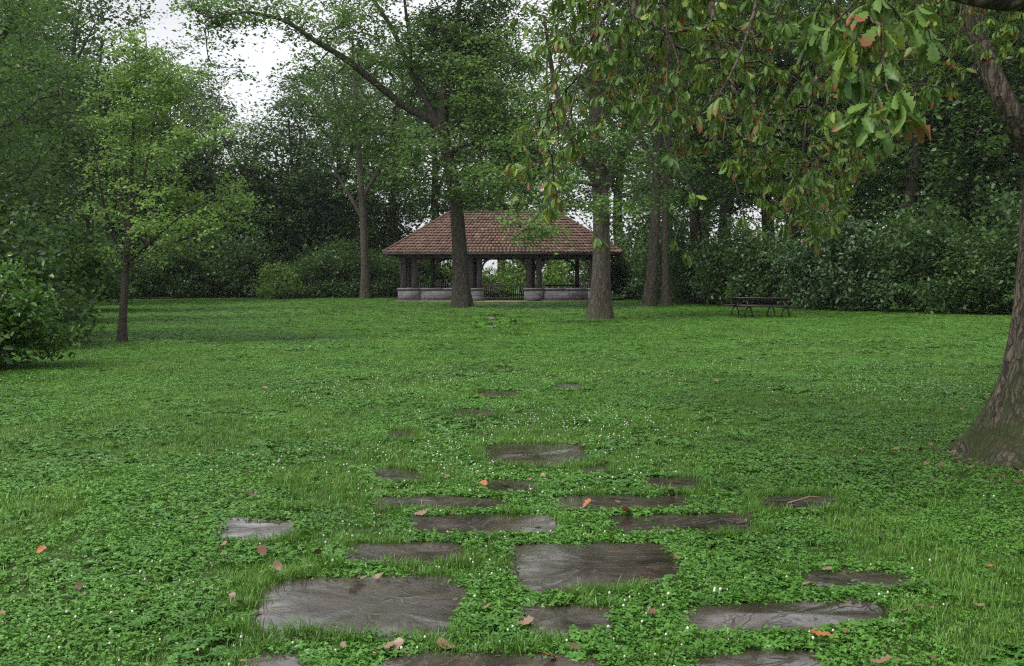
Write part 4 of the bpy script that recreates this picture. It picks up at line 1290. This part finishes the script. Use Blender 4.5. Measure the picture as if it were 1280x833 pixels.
    P, Dd, N, L = spray(rng, T2, .75 * (0.7 + .6 * rng.random(len(T2))), 26, .5, .15)
    k = len(P)
    link_mesh('upper_crown', leaf_cloud('upper_crown', P, Dd, N, L, L * .5, M['leaf_oak'], T_OVAL, rng, rng.random(k) * .35), root)
    return b


OAK = oak()
M_soil = NT('bare_earth'); _n = M_soil.noise(M_soil.pos(), 9, 6, 0.7)
M['earth'] = M_soil.done(M_soil.principled(M_soil.ramp(_n, [(0.3, (0.030, 0.019, 0.012)), (0.7, (0.105, 0.062, 0.042))]), 0.85, M_soil.bump(_n, 1.0, 0.04)))
_a = np.arange(48) * 2 * pi / 48
_V = [(0, 0, .006)]
for _q in (.5, .8, 1.0):
    _r = (1.02 + .35 * (fbm(np.stack([np.cos(_a) * 2 + 3, np.sin(_a) * 2 + 3], -1), 3) - .3)) * _q
    _z = ground_z(OAK[0] + np.cos(_a) * _r, OAK[1] + np.sin(_a) * _r) - .004
    _V += [(cos(_a[i]) * _r[i], sin(_a[i]) * _r[i], _z[i]) for i in range(48)]
_F = [(0, 1 + i, 1 + (i + 1) % 48) for i in range(48)] + [(1 + k * 48 + i, 49 + k * 48 + i, 49 + k * 48 + (i + 1) % 48, 1 + k * 48 + (i + 1) % 48) for k in range(2) for i in range(48)]
b = MB(); b.add(_V, _F); _o = b.build('bare_earth', M['earth'], None, True); _o.location = (OAK[0], OAK[1], 0); tag(_o, kind='structure')

# ================================================================== grass (one uncountable mass)
def tuft_blades(seed, n, h, spread, w_, lean):
    rng = np.random.default_rng(seed); V = []; F = []; T_ = []
    for i in range(n):
        a = rng.random() * 6.28; r = spread * math.sqrt(rng.random()); az = rng.random() * 6.28
        p = np.array([cos(a) * r, sin(a) * r, -.006]); d = np.array([cos(az), sin(az), 0]); s = np.array([-sin(az), cos(az), 0])
        hh = h * rng.uniform(.5, 1.15); ln = lean * rng.uniform(.3, 1.3); ww = w_ * rng.uniform(.7, 1.2)
        k0 = len(V)
        V += [p - s * ww, p + s * ww, p + d * ln * hh * .35 + s * ww * .9 + [0, 0, hh * .6], p + d * ln * hh * .35 - s * ww * .9 + [0, 0, hh * .6], p + d * ln * hh + [0, 0, hh * (.95 - .3 * ln)]]
        F += [k0, k0 + 1, k0 + 2, k0 + 3, k0 + 3, k0 + 2, k0 + 4]; T_ += [4, 3]
    return np.array(V), F, T_


def tuft_clover(seed, n, h, spread, size, leaflets=3):
    rng = np.random.default_rng(seed); V = []; F = []; T_ = []
    tv, tf = T_OVAL
    for i in range(n):
        a = rng.random() * 6.28; r = spread * math.sqrt(rng.random()); hh = h * rng.uniform(.45, 1.1)
        top = np.array([cos(a) * r, sin(a) * r, hh]); bse = np.array([cos(a) * r * .6, sin(a) * r * .6, -.006])
        k0 = len(V); V += [bse, top + [.0009, 0, 0], top - [.0009, 0, 0]]; F += [k0, k0 + 1, k0 + 2]; T_ += [3]
        tl = norm(np.array([0, 0, 1.0]) + rng.normal(size=3) * .28); a0 = rng.random() * 6.28
        for q in range(leaflets):
            az = a0 + q * 2 * pi / leaflets
            d = np.array([cos(az), sin(az), .1]); d = norm(d - tl * np.dot(d, tl)); s = np.cross(d, tl)
            L = size * rng.uniform(.8, 1.2); W = L * (.9 if leaflets == 3 else .55); k0 = len(V)
            for (u_, w__, z_) in tv:
                V.append(top + d * L * u_ + s * W * w__ + tl * L * z_ * .8)
            for f in tf: F += [k0 + i_ for i_ in f]; T_ += [4]
    return np.array(V), F, T_


def flower(seed):
    rng = np.random.default_rng(seed); V = []; F = []; T_ = []
    h = .042; r = .0065; nu = 6
    V += [(0, 0, 0), (.001, 0, h), (-.001, 0, h)]; F += [0, 1, 2]; T_ += [3]
    rings = [(0.3, -.8), (.9, -.3), (1.0, .2), (.7, .7), (.15, 1)]
    for (rr, zz) in rings:
        for i in range(nu): V.append((cos(i * 2 * pi / nu) * r * rr, sin(i * 2 * pi / nu) * r * rr, h + zz * r))
    for j in range(4):
        for i in range(nu):
            F += [3 + j * nu + i, 3 + j * nu + (i + 1) % nu, 3 + (j + 1) * nu + (i + 1) % nu, 3 + (j + 1) * nu + i]; T_ += [4]
    return np.array(V), F, T_


def litter(seed):
    rng = np.random.default_rng(seed)
    V = np.array([(-.018, 0, .030), (-.004, -.009, .036), (.016, -.002, .033), (.002, .008, .038)]); return V, [0, 1, 2, 3], [4]


src = bpy.data.collections.new('grass_pieces')       # not linked: only instanced by the grass
PIECES = []
for i in range(4): PIECES.append(('a%d' % i, tuft_blades(400 + i, 20, .046, .05, .0016, .9), 'blade'))
for i in range(4): PIECES.append(('b%d' % i, tuft_clover(410 + i, 13, .032, .055, .0105), 'clover'))
for i in range(2): PIECES.append(('c%d' % i, tuft_clover(420 + i, 6, .030, .035, .026, 4), 'broad'))
PIECES.append(('d0', flower(1), 'flower')); PIECES.append(('e0', litter(1), 'litter'))
for i in range(2): PIECES.append(('f%d' % i, tuft_blades(430 + i, 16, .085, .035, .0016, .6), 'blade'))
for nm, (V, F, T_), mt in PIECES:
    me = np_mesh('grass_piece_' + nm, V, F, T_, M[mt]); o = bpy.data.objects.new('grass_piece_' + nm, me); src.objects.link(o)

rng = np.random.default_rng(909)
GP = []; GI = []; GR = []; GSc = []


def zone(y0, y1, dens, sxy, sz, margin=2.2):
    area_n = int(dens * ((.5146 * (y1 ** 2 - y0 ** 2)) * 1.12 + 2 * margin * (y1 - y0)))
    y = rng.uniform(y0, y1, area_n * 2); hw = .5146 * y * 1.12 + margin
    keep = rng.random(len(y)) < hw / hw.max(); y = y[keep]; hw = hw[keep]
    x = rng.uniform(-1, 1, len(y)) * hw
    n = min(len(x), area_n); x, y = x[:n], y[:n]
    P2 = np.stack([x, y], -1)
    cl = fbm(P2 * 0.9 + 5, 3); fl = fbm(P2 * .45 + 31, 3); bare = fbm(P2 * 2.3 + 77, 2); bl = fbm(P2 * 1.3 + 101, 3)
    r = rng.random(n)
    pathness = np.exp(-((x / (1.6 + .08 * y)) ** 2))
    pc = np.clip((cl - .45) * 5 + .26 + .25 * pathness - .20 * np.clip((y - 9) / 14, 0, 1), .04, .85)      # share of clover
    idx = np.where(r < pc, rng.integers(4, 8, n), rng.integers(0, 4, n))
    idx = np.where(rng.random(n) < np.clip((bl - .60) * 4, .02, .5), rng.integers(8, 10, n), idx)
    idx = np.where((rng.random(n) < .3) & (bl < .36), rng.integers(12, 14, n), idx)
    f_ = np.clip((fl - .46) * .10, .001, .03) * (1 + 2.2 * pathness)
    idx = np.where(rng.random(n) < f_, 10, idx)
    idx = np.where(rng.random(n) < .010, 11, idx)
    ok = ~((bare < .26) & (rng.random(n) < .7))
    for poly in SLAB_POLY:
        c = poly.mean(0); rad = np.max(np.linalg.norm(poly - c, axis=1)) + .1
        near_ = (np.abs(x - c[0]) < rad) & (np.abs(y - c[1]) < rad)
        if near_.any():
            ii = np.where(near_)[0]
            shrink = c + (poly - c) * .995
            ok[ii] &= ~point_in(shrink, x[ii], y[ii])
    ok &= np.hypot(x - OAK[0], y - OAK[1]) > .85 + .45 * rng.random(n)
    ok &= ~((np.abs(x - PCX) < 7.6) & (y > PD - 1.25) & (y < PD + 8.6))
    x, y, idx = x[ok], y[ok], idx[ok]; n = len(x)
    z = ground_z(x, y) - .008
    s = rng.uniform(.7, 1.25, n) * (.8 + .45 * fbm(np.stack([x, y], -1) * 1.1 + 9, 2))
    small = (idx == 10) | (idx == 11)
    k = np.where(small, min(sxy * .8, 1.05), sxy)
    GP.append(np.stack([x, y, z], -1)); GI.append(idx)
    GR.append(np.stack([rng.normal(size=n) * .12, rng.normal(size=n) * .12, rng.random(n) * 6.28], -1))
    GSc.append(np.stack([s * k, s * k, s * np.where(small, sz * 1.05, sz)], -1))


zone(2.6, 6.5, 900, .95, 1.0)
zone(6.5, 11, 520, 1.15, 1.0)
zone(11, 20, 400, 1.2, .95)
zone(20, 38, 180, 1.7, .95)
zone(38, 84, 60, 2.5, 1.0, 6)
# longer fringe round the slabs
for poly in SLAB_POLY:
    c = poly.mean(0)
    per = np.linalg.norm(poly - np.roll(poly, 1, 0), axis=1).sum(); n = int(per * 110 / max(1, c[1] / 9))
    i = rng.integers(0, len(poly), n); q = poly[i] + rng.normal(size=(n, 2)) * .02
    o_ = (q - c); o_ = o_ / np.linalg.norm(o_, axis=1)[:, None]
    creep = np.clip(fbm(q * 3.1 + 21, 3) - .47, 0, .2) * .4 * min(1.0, (poly[:, 1].max() - poly[:, 1].min()) / .8) ** 1.5
    q = q + o_ * (rng.uniform(.0, .06, n) - creep * rng.random(n) ** .6)[:, None]
    kind = fbm(q * 2.2 + 55, 2)
    idx = np.where(kind < .47, rng.integers(12, 14, n), np.where(rng.random(n) < .8, rng.integers(4, 8, n), rng.integers(8, 10, n)))
    s = rng.uniform(.75, 1.35, n); sx = max(1, c[1] / 9)
    GP.append(np.stack([q[:, 0], q[:, 1], ground_z(q[:, 0], q[:, 1]) - .006], -1)); GI.append(idx)
    GR.append(np.stack([rng.normal(size=n) * .2, rng.normal(size=n) * .2, rng.random(n) * 6.28], -1)); GSc.append(np.stack([s * sx, s * sx, s], -1))
GP, GI, GR, GSc = map(np.concatenate, (GP, GI, GR, GSc))
gm = bpy.data.meshes.new('grass'); gm.vertices.add(len(GP)); gm.vertices.foreach_set('co', GP.astype(np.float32).ravel())
a = gm.attributes.new('pick', 'INT', 'POINT'); a.data.foreach_set('value', GI.astype(np.int32))
a = gm.attributes.new('turn', 'FLOAT_VECTOR', 'POINT'); a.data.foreach_set('vector', GR.astype(np.float32).ravel())
a = gm.attributes.new('size', 'FLOAT_VECTOR', 'POINT'); a.data.foreach_set('vector', GSc.astype(np.float32).ravel())
grass = link_mesh('grass', gm)
tag(grass, 'short lawn of grass and white-flowered clover covering the ground', 'grass', kind='stuff')
ng = bpy.data.node_groups.new('grass_nodes', 'GeometryNodeTree')
ng.interface.new_socket('Geometry', in_out='INPUT', socket_type='NodeSocketGeometry')
ng.interface.new_socket('Geometry', in_out='OUTPUT', socket_type='NodeSocketGeometry')
gi = ng.nodes.new('NodeGroupInput'); go = ng.nodes.new('NodeGroupOutput')
ci = ng.nodes.new('GeometryNodeCollectionInfo'); ci.inputs['Collection'].default_value = src
ci.inputs['Separate Children'].default_value = True; ci.inputs['Reset Children'].default_value = True
ip = ng.nodes.new('GeometryNodeInstanceOnPoints'); ip.inputs['Pick Instance'].default_value = True


def named(name, typ):
    nd = ng.nodes.new('GeometryNodeInputNamedAttribute'); nd.data_type = typ; nd.inputs['Name'].default_value = name
    return nd.outputs['Attribute']


ng.links.new(gi.outputs[0], ip.inputs['Points']); ng.links.new(ci.outputs[0], ip.inputs['Instance'])
ng.links.new(named('pick', 'INT'), ip.inputs['Instance Index'])
e2r = ng.nodes.new('FunctionNodeEulerToRotation'); ng.links.new(named('turn', 'FLOAT_VECTOR'), e2r.inputs[0])
ng.links.new(e2r.outputs[0], ip.inputs['Rotation']); ng.links.new(named('size', 'FLOAT_VECTOR'), ip.inputs['Scale'])
ng.links.new(ip.outputs[0], go.inputs[0])
md = grass.modifiers.new('grass_nodes', 'NODES'); md.node_group = ng
print('grass tufts', len(GP))

# ================================================================== fallen leaves and sticks
def leaf_mesh(seed, mat):
    rng = np.random.default_rng(seed); tv, tf = T_OAK; V = tv.copy()
    V[:, 2] *= -.6; V[:, 0] -= .5; V[:, 1] *= .60
    ang = rng.uniform(-.9, .9); cur = rng.uniform(.5, 1.8)
    V[:, 2] += cur * (V[:, 1] ** 2) + .25 * V[:, 0] ** 2 + .04 * np.sin(V[:, 0] * 9 + seed)
    return np_mesh('fallen_leaf', V, np.concatenate([np.array(f) for f in tf]), [4] * len(tf), M[mat], smooth=True)


LM = {k: [leaf_mesh(s + i * 7, k) for i in range(4)] for k, s in (('dead_orange', 1), ('dead_tan', 2), ('dead_brown', 3))}
NAMED = [
 (1031, 800, 'dead_orange', .16, 'big orange-brown oak leaf lying in the grass at lower right', .05),
 (654, 783, 'dead_tan', .12, 'pink-tan lobed leaf on the left corner of the short reddish slab', .03),
 (178, 750, 'dead_orange', .11, 'orange leaf in the clover at lower left of the lawn', .045),
 (50, 692, 'dead_orange', .10, 'small orange leaf nearest the left edge of the picture', .045),
 (606, 608, 'dead_orange', .14, 'orange leaf on the small wet slab in front of the shining slab', .03),
 (630, 603, 'dead_tan', .12, 'pale leaf right of the orange one on the small wet slab', .03),
 (785, 643, 'dead_orange', .15, 'long orange leaf on the back edge of the slab with the curved twig', .03),
 (733, 634, 'dead_orange', .13, 'curled orange leaf in front of the slab with three leaves', .045),
 (840, 618, 'dead_tan', .12, 'pale curled leaf on the right end of the slab with three leaves', .03),
 (773, 630, 'dead_tan', .06, 'tiny pale leaf in the middle of the slab with three leaves', .03),
 (450, 727, 'dead_tan', .15, 'long pale leaf on the back edge of the widest left slab', .03),
 (349, 713, 'dead_tan', .10, 'small tan leaf behind the left corner of the widest slab', .045),
 (479, 815, 'dead_tan', .12, 'tan leaf at the left corner of the bottom centre slab', .03),
 (497, 813, 'dead_tan', .11, 'rounded tan leaf second from left at the bottom centre slab', .03),
 (560, 813, 'dead_tan', .13, 'flat pale leaf behind the back edge of the bottom centre slab', .03),
 (688, 826, 'dead_orange', .12, 'red-brown leaf lying flat on the bottom centre slab', .025),
 (748, 816, 'dead_orange', .07, 'small orange leaf at the right corner of the bottom centre slab', .03),
 (318, 622, 'dead_brown', .15, 'brown leaf in the lawn behind the small pale grey slab', .05),
 (328, 694, 'dead_brown', .13, 'brown leaf between the small pale grey slab and the widest slab', .05),
 (525, 645, 'dead_tan', .16, 'long curled tan leaf at the left end of a narrow slab', .03),
 (568, 645, 'dead_tan', .10, 'pale leaf on the narrow slab behind the near-square slab', .03),
 (673, 655, 'dead_brown', .09, 'brown leaf on the right half of the narrow slab behind the near-square slab', .03),
 (715, 557, 'dead_tan', .14, 'tan leaf on the back right corner of the shining far slab', .03),
 (727, 560, 'dead_tan', .13, 'tan leaf at the right tip of the shining far slab', .03),
 (757, 581, 'dead_brown', .12, 'brown leaf on the tiny broken slab edge', .03),
 (846, 700, 'dead_tan', .07, 'small leaf at the right corner of the near-square slab', .035),
 (807, 729, 'dead_orange', .06, 'small orange leaf at the front edge of the near-square slab', .035),
 (1032, 715, 'dead_tan', .09, 'pale leaf on the left end of the muddy overgrown slab', .035),
 (1122, 768, 'dead_tan', .11, 'pinkish leaf at the right end of the long reddish slab', .045),
 (1098, 832, 'dead_tan', .13, 'tan leaf cut by the bottom edge at lower right', .045),
 (1245, 712, 'dead_orange', .12, 'red leaf in the grass near the right edge of the picture', .05),
 (897, 478, 'dead_tan', .13, 'single pinkish leaf far out on the open lawn in front of the picnic table', .05),
 (1047, 566, 'dead_tan', .13, 'tan leaf on the lawn left of the oak trunk foot', .05),
 (960, 545, 'dead_tan', .12, 'tan leaf on the lawn in the shade left of the oak', .05),
 (332, 486, 'dead_tan', .13, 'single pale leaf on the far left part of the open lawn', .05),
]
rng = np.random.default_rng(31)


def put_leaf(px, py, mat, s, label, z, group):
    s *= .78; z = z - .008
    g = on_ground(px, py, z); o = link_mesh('fallen_leaf', LM[mat][int(rng.integers(0, 4))])
    o.location = (g[0], g[1], z + float(ground_z(g[0], g[1])) + .012)
    o.rotation_euler = (rng.normal() * .2, rng.normal() * .2, rng.random() * 6.28); o.scale = (s, s * .95, s)
    tag(o, label, 'fallen leaf', group)


for (px, py, mat, s, lab, z) in NAMED: put_leaf(px, py, mat, s, lab, z, 'fallen leaves that stand out')
k = 0
while k < 70:
    px, py = rng.uniform(0, 1280), 833 - 400 * rng.random() ** 1.3
    g = on_ground(px, py)
    if any(point_in(p, np.array([g[0]]), np.array([g[1]]))[0] for p in SLAB_POLY): continue
    put_leaf(px, py, ['dead_tan', 'dead_brown', 'dead_tan'][k % 3], rng.uniform(.05, .085), 'small dry leaf lying loose in the lawn grass away from the slabs', .042, 'small dry leaves scattered in the lawn'); k += 1
for k in range(60):
    a = rng.uniform(pi * .8, pi * 1.75); r = rng.uniform(.85, 1.75)
    g = np.array([OAK[0] + cos(a) * r, OAK[1] + sin(a) * r])
    o = link_mesh('fallen_leaf', LM[['dead_tan', 'dead_brown'][k % 2]][k % 4])
    o.location = (g[0], g[1], .02 + .025 * (r > 1.15)); s = rng.uniform(.05, .09); o.scale = (s, s, s); o.rotation_euler = (rng.normal() * .2, rng.normal() * .2, rng.random() * 6.28)
    tag(o, 'dry leaf lying in the litter round the foot of the oak trunk', 'fallen leaf', 'dry leaves round the oak foot')


def stick(pts, r, label, mat):
    b = MB(); b.tube([on_ground(px, py, z) for (px, py, z) in pts], r, 6)
    o = b.build('twig', M[mat], None, True); tag(o, label, 'twig', 'twigs on the slabs')


stick([(763, 645, .05), (762, 651, .035), (766, 657, .032), (773, 661, .035)], .004, 'dark curved twig on the left end of a long narrow slab', 'bark_dark')
stick([(985, 629, .035), (1000, 625, .045), (1012, 621, .06), (1024, 622, .055)], .007, 'pale stick lying across the narrow slab at far right', 'dead_tan')
stick([(1003, 731, .04), (1010, 729, .045), (1018, 728, .045)], .005, 'short bleached stick in the grass before the muddy overgrown slab', 'dead_tan')


# ================================================================== damp air
b = MB(); b.box(-640, 640, -440, 640, -8, 36)
t = NT('damp_air'); pv = t.t.nodes.new('ShaderNodeVolumePrincipled')
pv.inputs['Color'].default_value = (0.93, 0.95, 1.0, 1); pv.inputs['Density'].default_value = 0.00024; pv.inputs['Anisotropy'].default_value = 0.2
t.link(pv.outputs[0], t.out.inputs['Volume'])
tag(b.build('haze', t.m), 'thin pale damp air that greys the far trees', 'haze', kind='stuff')
